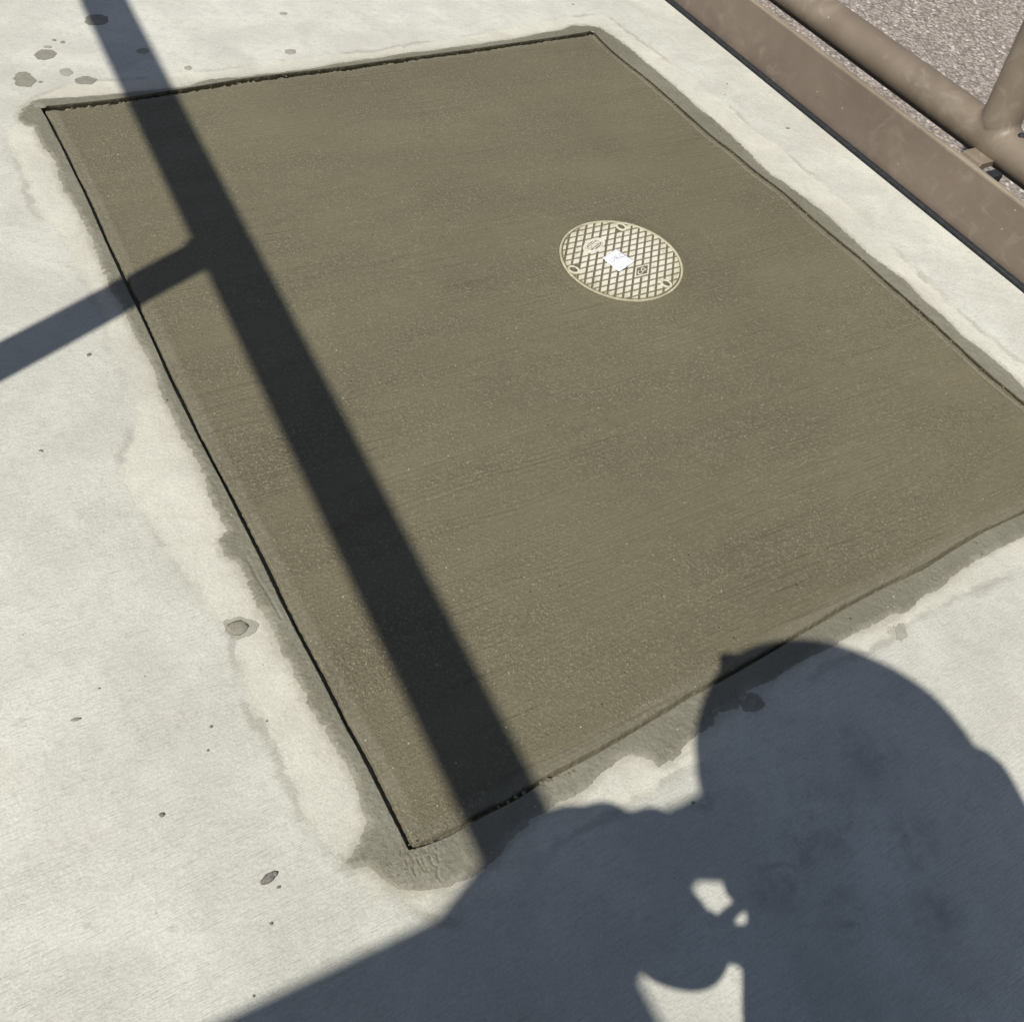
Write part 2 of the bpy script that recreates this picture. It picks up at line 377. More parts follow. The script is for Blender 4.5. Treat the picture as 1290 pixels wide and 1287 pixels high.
# some long drag lines
for k in range(26):
    b0 = rng.uniform(B2.min(), B2.max()); a0 = rng.uniform(A_.min(), A_.max()); ln = rng.uniform(.35, 1.2); tilt = rng.normal(0, .03)
    dd = B2-b0-tilt*(A_-a0)-.004*fbm(A_*4, A_*0+k, 2, k)
    Z -= rng.uniform(.0005, .0013)*np.exp(-(dd/.0028)**2)*sstep(ln, ln*.5, np.abs(A_-a0))
# the plainest drag marks seen in the photograph
for L_, dp in (([(400,674),(450,655),(520,628),(600,602),(690,578),(770,553)], .0022), ([(430,622),(500,596),(560,578)], .0016), ([(470,700),(560,660),(650,640),(740,606)], .0013), ([(760,452),(800,436),(850,420),(905,396)], .0016), ([(880,600),(960,568),(1040,548)], .0013), ([(250,226),(330,205),(420,186),(500,170)], .0013), ([(130,176),(200,172),(300,160)], .001), ([(600,560),(690,528),(760,505)], .0012), ([(960,600),(1080,548),(1180,512)], .0012), ([(560,760),(640,728),(760,700)], .0011), ([(900,740),(1000,700),(1090,672),(1180,640)], .0012), ([(560,300),(660,270),(700,262)], .001), ([(380,520),(420,500),(520,470)], .0011), ([(860,820),(960,775),(1060,735)], .001)):
    for off, k_ in ((0, 1.), (.010, .6), (-.013, .45)):
        Lc = smooth_line(resample(G(L_), .01), 6)+np.array([-sa, ca])*off
        bb = (X > Lc[:, 0].min()-.02) & (X < Lc[:, 0].max()+.02) & (Y > Lc[:, 1].min()-.02) & (Y < Lc[:, 1].max()+.02)
        dd = np.full(len(X), 1.); dd[bb] = seg_dist(np.c_[X[bb], Y[bb]]+.0015*fbm(X[bb]*30, Y[bb]*30, 2, 6)[:, None], Lc, closed=False)
        tear = .35+.65*sstep(-.3, .3, fbm(A_*28, B2*60, 3, 33))
        Z -= dp*k_*2.0*tear*np.exp(-(dd/.0022)**2)-.4*dp*k_*np.exp(-((dd-.005)/.003)**2)
# edging tool margin: slightly lower, smooth, with a lip on its inner side
dmin = np.minimum(np.minimum(dl, dr), np.minimum(dt, db))
Z += -.0012*sstep(.035, .020, dmin)+.0003*np.exp(-((dl-.036+.003*fbm(X*6, Y*6, 2, 3))/.006)**2)
# left groove: clean, deep
wl = .0074+.0026*fbm(lv*9, lv*0+2, 3, 21); dL = rag(dl, 31, .0030, 160)
Z -= .012*sstep(wl+.0045, wl-.0005, dL)
# top groove: wide, ragged and crumbly
wt = .013+.008*fbm(lu*7, lu*0+5, 3, 41)-.006*sstep(.5, 1.15, lu); dT = rag(dt, 51, .006, 70)
Z -= (.010+.008*fbm(X*110, Y*90, 3, 61))*sstep(wt+.010, wt-.005, dT)
# right: shallow crease
wr = .004+.003*fbm(lv*8, lv*0+9, 3, 71); dR = rag(dr, 81, .003, 90)
Z -= .0042*sstep(wr+.008, wr-.004, dR)*(0.6+.4*fbm(X*20, Y*20, 2, 82))
Z -= .0028*np.exp(-((dr-.020+.004*fbm(X*5, Y*5, 2, 83))/.0028)**2)*(.5+.5*fbm(X*7, Y*7, 2, 84))
# bottom: narrow dark crease with rolled edge
wb = .0035+.003*fbm(lu*8, lu*0+4, 3, 91); dB = rag(db, 95, .0022)
Z -= .014*sstep(wb+.007, wb-.001, dB)
Z += .0018*np.exp(-((db-.018)/.006)**2)*(.5+.5*fbm(X*9, Y*9, 2, 97))
# cover: concrete swept up to its rim
LC = np.array([.1314, 1.899]); LR = .158
rc = np.hypot(X-LC[0], Y-LC[1])
Z += .0022*np.exp(-((rc-LR-.004)/.014)**2)
Z = np.where(rc < LR-.003, -.02, Z)
# ring at the very edge: brought up to the slab surface -> vertical wall of the joint
nu, nv = len(us), len(vs)
Zg = Z.reshape(nu, nv)
P3 = np.c_[X, Y, Z].reshape(nu, nv, 3)
idx = np.arange(nu*nv).reshape(nu, nv)
quads = np.stack([idx[:-1, :-1], idx[:-1, 1:], idx[1:, 1:], idx[1:, :-1]], -1).reshape(-1, 4)
# perimeter walls
per = np.r_[idx[0, :], idx[1:, -1], idx[-1, -2::-1], idx[-2:0:-1, 0]]
base = nu*nv
pv = P3.reshape(-1, 3)[per].copy()
topring = pv.copy(); topring[:, 2] = .0020
nper = len(per); rr = np.arange(nper); r2 = (rr+1) % nper
walls = np.stack([per[rr], base+rr, base+r2, per[r2]], -1)
Vall = np.vstack([P3.reshape(-1, 3), topring]); edge_attr = np.r_[dmin, np.zeros(nper)]
fresh = empty('fresh_concrete_panel', (float(X.mean()), float(Y.mean()), 0))
tag(fresh, 'wet brown freshly floated concrete panel surrounding the round cream cover', 'concrete panel')
def child_at_origin(o, parent):
    o.parent = parent; o.matrix_parent_inverse = Matrix.Translation(-Vector(parent.location)); return o
me = mesh_np('panel_surface', Vall, np.vstack([quads[:, ::-1], walls]), {'edge': edge_attr})
surf = link('panel_surface', me, M['wet'], smooth=True); child_at_origin(surf, fresh)

# ------------------------------------------------------------------ slurry smeared over the old slab round the panel
outer_px = [(53,124.5),(42,127),(31,133),(23,147),(23,153),(33,158),(43,160),(53,187),(66,200),(72,214),(80,240.6),(97,267),(113.6,300.7),(124,326),(133.6,351),(143.7,374),(160,400),(172,430),(185,453),(196,474),(205,500),(213,520),(228,548),(243,575),(255,600),(270,635),(280,655),(287,668),(277,680),(279,699),(295,707),(305,725),(318,750),(330,775),(343,800),(355,825),(372,852),(388,885),(402,910),(420,938),(440,970),(452,1000),(462,1035),(452,1062),(440,1078),(427,1088),(445,1096),(462,1092),(475,1102),(490,1115),(510,1122),(535,1124),(560,1118),(585,1108),(608,1097),(629,1078),(651,1050),(676,1028),(702,1011),(724,1005),(739.5,994),(752,981.5),(761,972),(777,958),(792,950.5),(814,953.6),(831,966),(848,958),(867,935),(879,924),(898,913),(907,899),(929,892),(941,872),(956.6,862),(974,857.5),(1012,833),(1044,812),(1089,794),(1134,771.6),(1175,745.6),(1212,715.7),(1253,693),(1290,675),(1370,640),(1450,612),(1395,565),(1340,528),(1290,488),(1272,469.5),(1238,441.5),(1212,423),(1189.6,398.6),(1164,379),(1140,352),(1098,324),(1070,296.5),(1035,265),(1014,249),(986.5,230),(962,213),(937.7,187),(923,172),(903,155),(872.6,130),(849,108),(831,93),(817,81),(800.5,67),(779.5,50),(756,35),(738,32),(719,32.5),(707,38),(677,43),(654,47.7),(640,50),(570,60),(500,69.5),(430,79),(401,85),(347.5,92),(301,97),(267,100),(234,108.6),(194,113.6),(144,118.6),(93,123.4),(67,123.7)]
outerP = G(outer_px)
STEP = .0019
bx0, by0 = outerP.min(0)-.03; bx1, by1 = outerP.max(0)+.03
gx = np.arange(bx0, bx1, STEP); gy = np.arange(by0, by1, STEP)
GX, GY = np.meshgrid(gx, gy, indexing='ij'); PP = np.c_[GX.ravel(), GY.ravel()]
# coarse mask first
cs = 8; cgx, cgy = gx[::cs], gy[::cs]; CGX, CGY = np.meshgrid(cgx, cgy, indexing='ij')
cd_o = seg_dist(np.c_[CGX.ravel(), CGY.ravel()], outerP).reshape(CGX.shape)
cd_i = seg_dist(np.c_[CGX.ravel(), CGY.ravel()], outline).reshape(CGX.shape)
near = (cd_o < .05) & (cd_i > -.05)
nm = np.repeat(np.repeat(near, cs, 0), cs, 1)[:len(gx), :len(gy)]
nmf = nm.ravel(); sel = np.where(nmf)[0]
do = np.full(len(PP), 1.); di = np.full(len(PP), -1.)
do[sel] = seg_dist(PP[sel], outerP); di[sel] = seg_dist(PP[sel], outline)
px_, py_ = PP[:, 0], PP[:, 1]
# ragged rim: broad wobble plus fine teeth along the stroke direction
a_, b_ = px_*ca+py_*sa, -px_*sa+py_*ca
rim = -do+.005*fbm(px_*22, py_*22, 3, 3)+.0065*fbm(a_*20, b_*120, 4, 8)*sstep(-.2, .25, fbm(px_*5, py_*5, 2, 4))+.0026*fbm(px_*170, py_*170, 3, 12)
Fd = np.minimum(rim, di)
Fg = Fd.reshape(GX.shape)
def marching(Fg, gx, gy, valid):
    """keep the area where Fg > 0; returns verts (x,y), quads/tris as triangles"""
    nx, ny = Fg.shape; key = {}; V = []; T = []
    pos = Fg > 0
    cell = valid[:-1, :-1] & valid[1:, 1:] & (pos[:-1, :-1] | pos[1:, :-1] | pos[1:, 1:] | pos[:-1, 1:])
    full = cell & pos[:-1, :-1] & pos[1:, :-1] & pos[1:, 1:] & pos[:-1, 1:]
    vid = -np.ones(nx*ny, np.int64)
    fi, fj = np.where(full)
    c4 = np.stack([fi*ny+fj, (fi+1)*ny+fj, (fi+1)*ny+fj+1, fi*ny+fj+1], -1)
    pi, pj = np.where(cell & ~full)
    need = set(np.unique(c4).tolist())
    for i, j in zip(pi, pj):
        for a, b in ((i, j), (i+1, j), (i+1, j+1), (i, j+1)):
            if pos[a, b]: need.add(a*ny+b)
    need = np.array(sorted(need)); vid[need] = np.arange(len(need))
    V = [np.c_[gx[need//ny], gy[need % ny]]]; extra = []; ek = {}
    nb = len(need)
    def evert(a, b):
        k = (a, b) if a < b else (b, a)
        if k in ek: return ek[k]
        fa, fb = Fg.flat[a], Fg.flat[b]; t = fa/(fa-fb)
        A = (gx[a//ny], gy[a % ny]); B = (gx[b//ny], gy[b % ny])
        extra.append((A[0]+(B[0]-A[0])*t, A[1]+(B[1]-A[1])*t)); ek[k] = nb+len(extra)-1; return ek[k]
    tris = []
    for i, j in zip(pi.tolist(), pj.tolist()):
        cs_ = [i*ny+j, (i+1)*ny+j, (i+1)*ny+j+1, i*ny+j+1]; poly = []
        for k in range(4):
            a, b = cs_[k], cs_[(k+1) % 4]; pa, pb = Fg.flat[a] > 0, Fg.flat[b] > 0
            if pa: poly.append(int(vid[a]))
            if pa != pb: poly.append(evert(a, b))
        for k in range(1, len(poly)-1): tris.append((poly[0], poly[k], poly[k+1]))
    q = vid[c4]; tq = np.vstack([q[:, [0, 1, 2]], q[:, [0, 2, 3]]])
    VV = np.vstack([V[0], np.array(extra)]) if extra else V[0]
    TT = np.vstack([tq, np.array(tris, np.int64)]) if tris else tq
    return VV, TT, nb
VV, TT, nb = marching(Fg, gx, gy, nm)
dO = -seg_dist(VV, outerP); x, y = VV[:, 0], VV[:, 1]
Fv = np.zeros(len(VV))
ix = np.clip(((x-gx[0])/STEP).round().astype(int), 0, len(gx)-1); iy = np.clip(((y-gy[0])/STEP).round().astype(int), 0, len(gy)-1)
Fv = rim.reshape(GX.shape)[ix, iy]; Dv = di.reshape(GX.shape)[ix, iy]
zz = .0004+.0018*np.clip(Fv/.010, 0, 1)+.0009*np.clip(Fv/.01, 0, 1)*(fbm(x*60, y*60, 3, 14)+.8*fbm(x*220, y*220, 2, 15))
onrim = (np.arange(len(VV)) >= nb) & (Dv > .004); zz = np.where(onrim, -.0006, zz)
zz = np.where((np.arange(len(VV)) >= nb) & (Dv <= .004), .0020, zz)
# thicker smear at the near corner
_g = G((535, 1085))[0]; zz = zz+np.where(np.arange(len(VV)) < nb, .0022*np.exp(-(np.hypot(x-_g[0], y-_g[1])/.045)**4), 0)
# trowel squiggles scratched in at the near corner
def squig(ptspx, w, h):
    global zz
    L = resample(G(ptspx), .004); d = seg_dist(VV, L, closed=False)
    zz = np.maximum(zz-h*np.exp(-(d/w)**2), np.minimum(zz, .0006))+.35*h*np.exp(-((d-2.0*w)/w)**2)
K = lambda x, y: (400+x/3.583, 930+y/3.583)
for P_ in ([(395,540),(410,570),(400,590)],[(420,530),(440,560),(430,590),(445,620)],[(445,545),(470,580),(490,610),(495,590)],[(470,540),(485,575),(500,600)],[(500,535),(520,570),(545,590),(540,620),(560,645)],[(525,520),(545,515),(540,540),(550,555)],[(380,500),(375,530)],[(440,500),(470,470),(490,455)]):
    squig([K(*p) for p in P_], .0013, .0028)
# a hairline crack along the left smear
squig([(311,703),(318,716),(325,730),(336,746),(345,762),(355,780)], .0018, .0016)
zz = zz+np.where(np.arange(len(VV)) < nb, .0004*fbm(x*320, y*320, 2, 16), 0)
g0 = G((532, 1083))[0]; cr = np.exp(-(np.hypot(x-g0[0], y-g0[1])/.035)**2); zz = zz+np.where(np.arange(len(VV)) < nb, cr*.0022*fbm(a_ if False else x*120, y*120, 4, 19), 0)
zz = np.where(np.arange(len(VV)) < nb, np.maximum(zz, .0002), zz)
dome = mesh_np('slurry_smear', np.c_[VV, zz], TT, {'rim': np.where(Fv > .5, .0, Fv)})
o = link('slurry_smear', dome, M['slurry'], smooth=True); child_at_origin(o, fresh)

# crumbs squeezed out along the joints
def pebble(name, loc, r, mat, squash=.6, seed=0, parent=None, elong=1., rot=0):
    bm = bmesh.new(); bmesh.ops.create_icosphere(bm, subdivisions=2, radius=1)
    for v in bm.verts:
        k = 1+.35*mnoise.noise(v.co*1.3+Vector((seed*3.1, seed, 0)))
        v.co = Vector((v.co.x*k*r*elong, v.co.y*k*r, v.co.z*k*r*squash))
    bmesh.ops.rotate(bm, verts=bm.verts, matrix=Matrix.Rotation(rot, 3, 'Z'))
    me = bm_mesh(name, bm); o = link(name, me, mat, parent, smooth=True); o.location = loc; return o
def joined_crumbs(name, pts, mat, parent):
    bm = bmesh.new()
    for (x, y, z, r, s) in pts:
        g = bmesh.ops.create_icosphere(bm, subdivisions=1, radius=r)['verts']
        for v in g:
            k = 1+.4*mnoise.noise(v.co/r*1.4+Vector((s, s*.7, 0))); v.co = Vector((v.co.x*k*1.2, v.co.y*k, v.co.z*k*.7))+Vector((x, y, z))
    o = link(name, bm_mesh(name, bm), mat); child_at_origin(o, parent); tag(o, kind='stuff'); return o
pts = []
for q in [(682,986),(687,984.5),(690,982),(694,983),(698,981.5),(684,990),(703,979),(711,976),(716,975),(722,972),(640,1010),(628,1016),(650,1004),(660,999),(539,1066),(545,1062)]:
    g = G(q)[0]; pts.append((g[0], g[1], .001, rng.uniform(.0022, .0042), rng.uniform(0, 50)))
for k in range(90):
    t = rng.uniform(.02, .9); g = sample(cT, np.array([t]))[0]
    pts.append((g[0]+rng.normal(0, .004), g[1]-.008+rng.normal(0, .005), rng.uniform(-.016, -.006), rng.uniform(.0015, .0032), rng.uniform(0, 50)))
for k in range(46):      # crumbs round the near corner
    g = G((528+rng.normal(0, 16), 1080+rng.normal(0, 11)))[0]; pts.append((g[0], g[1], .0035, rng.uniform(.0010, .0026), rng.uniform(0, 50)))
for k in range(60):
    t = rng.uniform(.1, .95); g = sample(cR, np.array([t]))[0]
    pts.append((g[0]-.004+rng.normal(0, .003), g[1]+rng.normal(0, .004), rng.uniform(-.004, .0), rng.uniform(.0015, .003), rng.uniform(0, 50)))
for k in range(0):
    t = rng.uniform(.0, .5); g = sample(cL, np.array([t]))[0]
    pts.append((g[0]+.012+rng.normal(0, .003), g[1]+rng.normal(0, .004), rng.uniform(-.003, -.001), rng.uniform(.0012, .0026), rng.uniform(0, 50)))
joined_crumbs('mortar_crumbs', pts, M['wet'], fresh)

o = pebble('corner_smear', (*G((50, 133))[0], .0008), .016, M['slurry'], .12, 5, elong=1.2); child_at_origin(o, fresh)
# ------------------------------------------------------------------ old slab, with the hole for the panel and a straight edge along the steel
E0, E1 = G([(840, 3), (1290, 370)])
ED = (E1-E0)/np.linalg.norm(E1-E0); EN = np.array([-ED[1], ED[0]])      # EN points away from the walkway
if EN[1] < 0: EN = -EN
cell = .016
fx = np.arange(-2.9, 3.3, cell); fy = np.arange(-.5, 5.2, cell)
FX, FY = np.meshgrid(fx, fy, indexing='ij'); QP = np.c_[FX.ravel(), FY.ravel()]
# grid edge snapped to the steel edge
de = (QP-E0)@EN
sdp = seg_dist(QP, outline[::2])
snap = np.abs(sdp) < .55*cell
for i in np.where(snap)[0]:
    d = np.linalg.norm(outline-QP[i], axis=1); QP[i] = outline[d.argmin()]; sdp[i] = 0
ni, nj = FX.shape; id2 = np.arange(ni*nj).reshape(ni, nj)
q = np.stack([id2[:-1, :-1], id2[1:, :-1], id2[1:, 1:], id2[:-1, 1:]], -1).reshape(-1, 4)
okq = (sdp[q].max(1) > 1e-5) & (sdp[q].min(1) > -1e-6) & (de[q].min(1) < 1e-6)
q = q[okq]
# near-edge leftovers: triangles between snapped points
allq = np.stack([id2[:-1, :-1], id2[1:, :-1], id2[1:, 1:], id2[:-1, 1:]], -1).reshape(-1, 4)[~okq]
tr = []
for a in allq:
    for t in ((0, 1, 2), (0, 2, 3), (1, 2, 3), (0, 1, 3)):
        k = a[list(t)]
        if sdp[k].min() > -1e-6 and sdp[k].max() > 1e-5 and de[k].min() < 1e-6 and sdp[a].min() < -1e-6:
            tr.append(k); break
# cement wash mask (positive inside)
wash_px = [(8,175),(15,150),(40,122),(100,104),(200,96),(330,78),(480,62),(620,40),(700,22),(760,18),(830,70),(900,120),(960,170),(1030,225),(1120,305),(1210,395),(1290,462),(1430,560),(1500,620),(1400,700),(1290,720),(1190,760),(1100,815),(960,880),(900,960),(800,1010),(700,1060),(640,1130),(560,1160),(470,1130),(410,1062),(370,1005),(335,930),(300,870),(285,800),(245,742),(200,690),(150,600),(165,520),(140,440),(90,330),(40,260)]
wm = -seg_dist(QP, G(wash_px)); apd = seg_dist(QP, outerP)
blots = [((1045,1030),.075),((1075,935),.05),((1100,960),.06),((1010,1060),.05),((985,1115),.06),((1150,1060),.06),((890,1010),.03),((470,1000),.02),((948,885),.02),((1060,1150),.05),((1180,1150),.05),((560,1140),.03),((600,1160),.02)]
bl = np.zeros(len(QP))
for (p_, r_) in blots:
    g = G(p_)[0]; d = np.hypot(QP[:, 0]-g[0], QP[:, 1]-g[1])+.25*r_*fbm(QP[:, 0]*25, QP[:, 1]*25, 3, 2); bl = np.maximum(bl, .9*sstep(r_, r_*.4, d))
g = G((1045, 1030))[0]; d = np.hypot(QP[:, 0]-g[0], QP[:, 1]-g[1]); bl *= 1-.8*sstep(.03, .02, d)
SZ = .0012*fbm(QP[:, 0]*1.6, QP[:, 1]*1.6, 3, 77)*sstep(.02, .15, np.abs(sdp))
faces = q
Vp = np.c_[QP, SZ]
bmx = mesh_np('pavement', Vp, faces, {'sd': sdp, 'wash': wm, 'blot': bl, 'apron': apd})
pav = link('pavement', bmx, M['pave'], smooth=True)
if tr:
    # add the small triangles as a second polygon set through bmesh
    bm = bmesh.new(); bm.from_mesh(bmx); bm.verts.ensure_lookup_table()
    for k in tr:
        p = [bm.verts[i] for i in k]
        try:
            f = bm.faces.new(p); f.smooth = True
        except ValueError: pass
    bmesh.ops.bisect_plane(bm, geom=bm.verts[:]+bm.edges[:]+bm.faces[:], plane_co=(E0[0], E0[1], 0), plane_no=(EN[0], EN[1], 0), clear_outer=True)
    bmesh.ops.delete(bm, geom=[v for v in bm.verts if not v.link_faces], context='VERTS')
    bm.normal_update()
    for f in bm.faces:
        if f.normal.z < 0: f.normal_flip()
    # far apron of the same slab
    bm.to_mesh(bmx); bm.free()
tag(pav, 'pale cured concrete paving slab with broom marks and cement wash', kind='structure')
# the rest of the slab, beyond the finely modelled area, and its edge face
bm = bmesh.new()
def ev(s, n, z): p = E0+ED*s+EN*n; return bm.verts.new((p[0], p[1], z))
ea, eb, ec, ed = ev(-30, 0, 0), ev(30, 0, 0), ev(30, 0, -.2), ev(-30, 0, -.2)
bm.faces.new((ea, eb, ec, ed))
me = bm_mesh('slab_edge', bm); me.attributes.new('sd', 'FLOAT', 'POINT').data.foreach_set('value', [1.]*4); me.attributes.new('apron', 'FLOAT', 'POINT').data.foreach_set('value', [1.]*4)
me.attributes.new('wash', 'FLOAT', 'POINT').data.foreach_set('value', [-1.]*4)
o = link('slab_edge', me, M['pave']); o.parent = pav
bm = bmesh.new(); x0, x1, y0, y1 = fx[0]+.02, fx[-1]-.02, fy[0]+.02, fy[-1]-.02
def side(p): return (np.array(p)-E0)@EN
# walkway polygon = half plane (side<0) clipped to +-60 m, with the modelled rectangle sunk 3 mm below it
big = [(-60, -60), (60, -60), (60, 60), (-60, 60)]
def clip(poly):
    out = []
    for i in range(len(poly)):
        a, b = np.array(poly[i], float), np.array(poly[(i+1) % len(poly)], float); sa_, sb_ = side(a), side(b)
        if sa_ <= 0: out.append(a)
        if (sa_ < 0) != (sb_ < 0): out.append(a+(b-a)*sa_/(sa_-sb_))
    return out
for rect in ([(-60, -60), (60, -60), (60, y0), (-60, y0)], [(-60, y0), (x0, y0), (x0, y1), (-60, y1)], [(x1, y0), (60, y0), (60, y1), (x1, y1)], [(-60, y1), (60, y1), (60, 60), (-60, 60)]):
    c = clip(rect)
    if len(c) >= 3: bm.faces.new([bm.verts.new((p[0], p[1], -.004)) for p in c])
bm.normal_update()
for f in bm.faces:
    if f.normal.z < 0: f.normal_flip()
me = bm_mesh('outer_slab', bm); nvv = len(me.vertices)
me.attributes.new('sd', 'FLOAT', 'POINT').data.foreach_set('value', [1.]*nvv); me.attributes.new('apron', 'FLOAT', 'POINT').data.foreach_set('value', [1.]*nvv)
me.attributes.new('wash', 'FLOAT', 'POINT').data.foreach_set('value', [-1.]*nvv)
o = link('outer_slab', me, M['pave']); o.parent = pav

# ------------------------------------------------------------------ splashes of slurry and water on the old slab
def blob(px, rx, ry, label, seed, mat=None, spike=.25, rot=0.):
    c = G(px)[0]; L, R, Uu, Dd = (G((px[0]+a, px[1]+b))[0] for a, b in ((-rx, 0), (rx, 0), (0, -ry), (0, ry)))
    ax, ay = (R-L)/2, (Uu-Dd)/2; bm = bmesh.new(); n = 72
    cv = bm.verts.new((0, 0, .0010)); r1, r2 = [], []
    for k in range(n):
        t = 2*math.pi*k/n; w_ = 1+spike*mnoise.noise(Vector((math.cos(t)*1.5+seed*7.7, math.sin(t)*1.5, seed)))+.10*mnoise.noise(Vector((math.cos(t)*7+seed, math.sin(t)*7, seed)))
        t2 = t+rot; p = ax*math.cos(t2)*w_+ay*math.sin(t2)*w_
        r1.append(bm.verts.new((p[0]*.96, p[1]*.96, .0010))); r2.append(bm.verts.new((p[0], p[1], -.0014)))
    for k in range(n):
        j = (k+1) % n; bm.faces.new((cv, r1[k], r1[j])); bm.faces.new((r1[k], r2[k], r2[j], r1[j]))
    o = link('splash_mark', bm_mesh('splash_mark', bm), mat or M['damp']); o.location = (c[0], c[1], 0)
    return tag(o, label, 'splash mark', 'dark splash marks dried on the pale slab')
s = NT('damp_splash'); v = s.coord()
M['damp'] = s.out(s.mix(s.ramp(s.noise(v, 40, 5, .6), .3, .7), (.20, .19, .155), (.25, .24, .20)), .8, s.bump(s.noise(v, 200, 4, .6), .4, .001), .3)
s = NT('faint_splash'); v = s.coord()
M['damp2'] = s.out(s.mix(s.ramp(s.noise(v, 40, 5, .6), .3, .7), (.27, .26, .215), (.335, .322, .272)), .85, s.bump(s.noise(v, 200, 4, .6), .4, .001), .3)
blob((122, 25.5), 15.5, 7, 'dark splash mark lying in the broad pole shadow at the far left', 1)
blob((57, 69), 14, 6.5, 'dark oval splash mark, biggest of those just left of the pole shadow', 2)
blob((30, 101), 15, 8.5, 'three-cornered grey splash mark nearest the left picture edge', 3, spike=.45)
blob((83, 91), 8.5, 5, 'small pale grey splash mark between two bigger ones above the corner', 4, 'M' and M['damp2'])
blob((108, 102), 13.5, 5.3, 'smooth oval grey splash mark just above the panel corner', 5)
blob((180, 65), 8, 4, 'faint small splash mark touching the right side of the pole shadow', 6, M['damp2'])
blob((366, 65.5), 7.5, 3.6, 'small lone grey splash mark above the middle of the far panel edge', 7, M['damp2'])
blob((357, 17.5), 5, 1.8, 'thin tiny splash mark near the top edge above the lone grey one', 8, M['damp2'])
blob((68.5, 51), 2.8, 1.4, 'tiny dark dot of splash above the biggest oval mark', 9)
blob((79, 53.5), 3.2, 1.6, 'tiny dark dot of splash nearer the pole shadow', 10)
blob((60, 59.5), 5.5, 1.5, 'thin pale splash streak directly above the dark oval mark', 11, M['damp2'])
blob((51, 103.5), 2.6, 1.2, 'tiny dot of splash right of the three-cornered mark', 12)
blob((302, 789), 23, 14, 'damp round mark on the slab left of the long groove', 13, M['damp2'], .45)
blob((947, 886), 16, 11, 'dark damp mark inside the head shadow beside the slurry edge', 14, spike=.5)
blob((1135, 796), 7, 12, 'pale grey drip mark below the near edge of the panel', 15, M['damp2'], .4)
blob((237, 86), 5, 3, 'very faint small splash mark right of the pole shadow above the edge', 16, M['damp2'])
# flat cap of mortar in the round mark
o = pebble('mortar_disc', (*G((299, 791))[0], .001), .015, M['slurry'], .12, 3, elong=1.25, rot=.7)
tag(o, 'flat grey disc of mortar sitting in the round damp mark', 'mortar lump')
o = pebble('mortar_disc', (*G((948, 884))[0], .001), .008, M['slurry'], .3, 8, elong=1.3, rot=.3)
tag(o, 'small mortar lump in the dark mark inside the head shadow', 'mortar lump')

# loose bits on the slab
def chip(px, r, label, seed, elong=1.5, rot=.6, mat=None, sq=.5):
    o = pebble('pebble', (*G(px)[0], r*.25), r, mat or M['stone'], sq, seed, elong=elong, rot=rot)
    return tag(o, label, 'pebble', 'small stones and chips lying on the pale slab')
chip((338, 1106), .0062, 'dark elongated stone chip, largest loose bit on the near left slab', 1, 2.0, .9)
chip((345, 1101), .0045, 'pale end piece touching the largest dark stone chip', 21, 1.3, .9, M['damp'])
chip((351, 1117), .0022, 'tiny crumb just right of the largest dark stone chip', 2)
chip((204, 1026), .0038, 'round grey pebble alone on the near left slab', 3, 1.1)
chip((95, 906), .0028, 'flat pale chip at the left of the near slab', 4, 2.8, .5, M['damp'])
chip((266, 915), .0026, 'small dark grit left of the groove, upper of two', 5, 1.1)
chip((262, 945), .002, 'small dark grit left of the groove, lower of two', 6, 1.1)
chip((336, 908), .0018, 'tiny dark grit on the cream cement wash', 7, 1.1)
chip((342, 1163), .0024, 'tiny grit between the dark stone chip and the big shadow', 8, 1.1)
chip((112, 447), .0032, 'small dark chip beside the shadow of the side post', 9, 1.7, 1.)
chip((52, 568), .0026, 'curved dark speck at the left edge below the post shadow', 10, 1.6, 0)
chip((125, 867), .0017, 'pin-sized grit above the flat pale chip', 11, 1.2)
chip((992, 162), .0035, 'dark chip on the strip between the panel and the steel plate', 12, 1.9, .3)
chip((916, 106), .0026, 'small dark grit on the strip, farther than the dark chip', 13, 1.3)
chip((913, 119.5), .0022, 'tiny grit on the strip next to the farther small grit', 14, 1.3)
chip((722, 6), .0028, 'single dark grit beyond the far corner of the panel', 15, 1.4)
chip((320, 1254), .0018, 'tiny grit close to the straight edge of the near shadow', 16, 1.1)
chip((873, 1011), .0026, 'dark grit inside the shadow below the head', 17, 1.3)

# ------------------------------------------------------------------ round cover
lid = empty('access_cover', (LC[0], LC[1], 0)); tag(lid, 'round cream utility access cover with diamond tread set in the wet concrete', 'manhole cover')
def cyl_bm(bm, r0, r1, z0, z1, n=128, cx=0, cy=0, sx=1, sy=1, rot=0, bev=.0006):
    """ring (r0>0) or disc of rounded section"""
    prof = [(r1, z0), (r1, z1-bev), (r1-bev*.35, z1-bev*.3), (r1-bev, z1)]
    prof += [(r0+bev, z1), (r0, z1-bev), (r0, z0)] if r0 > 0 else []
    c, s_ = math.cos(rot), math.sin(rot); rings = []
    for (r, z) in prof:
        ring = []
        for k in range(n):
            t = 2*math.pi*k/n; a, b = r*math.cos(t)*sx, r*math.sin(t)*sy; ring.append(bm.verts.new((cx+a*c-b*s_, cy+a*s_+b*c, z)))
        rings.append(ring)
    for i in range(len(rings)-1):
        for k in range(n): bm.faces.new((rings[i][k], rings[i][(k+1) % n], rings[i+1][(k+1) % n], rings[i+1][k]))
    if r0 <= 0: bm.faces.new(rings[-1])
ZT = .0042
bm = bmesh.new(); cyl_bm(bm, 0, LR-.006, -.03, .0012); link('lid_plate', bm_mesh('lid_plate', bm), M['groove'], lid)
bm = bmesh.new(); cyl_bm(bm, LR-.0060, LR-.0008, -.03, ZT-.0010); link('rim', bm_mesh('rim', bm), M['lid'], lid, True)
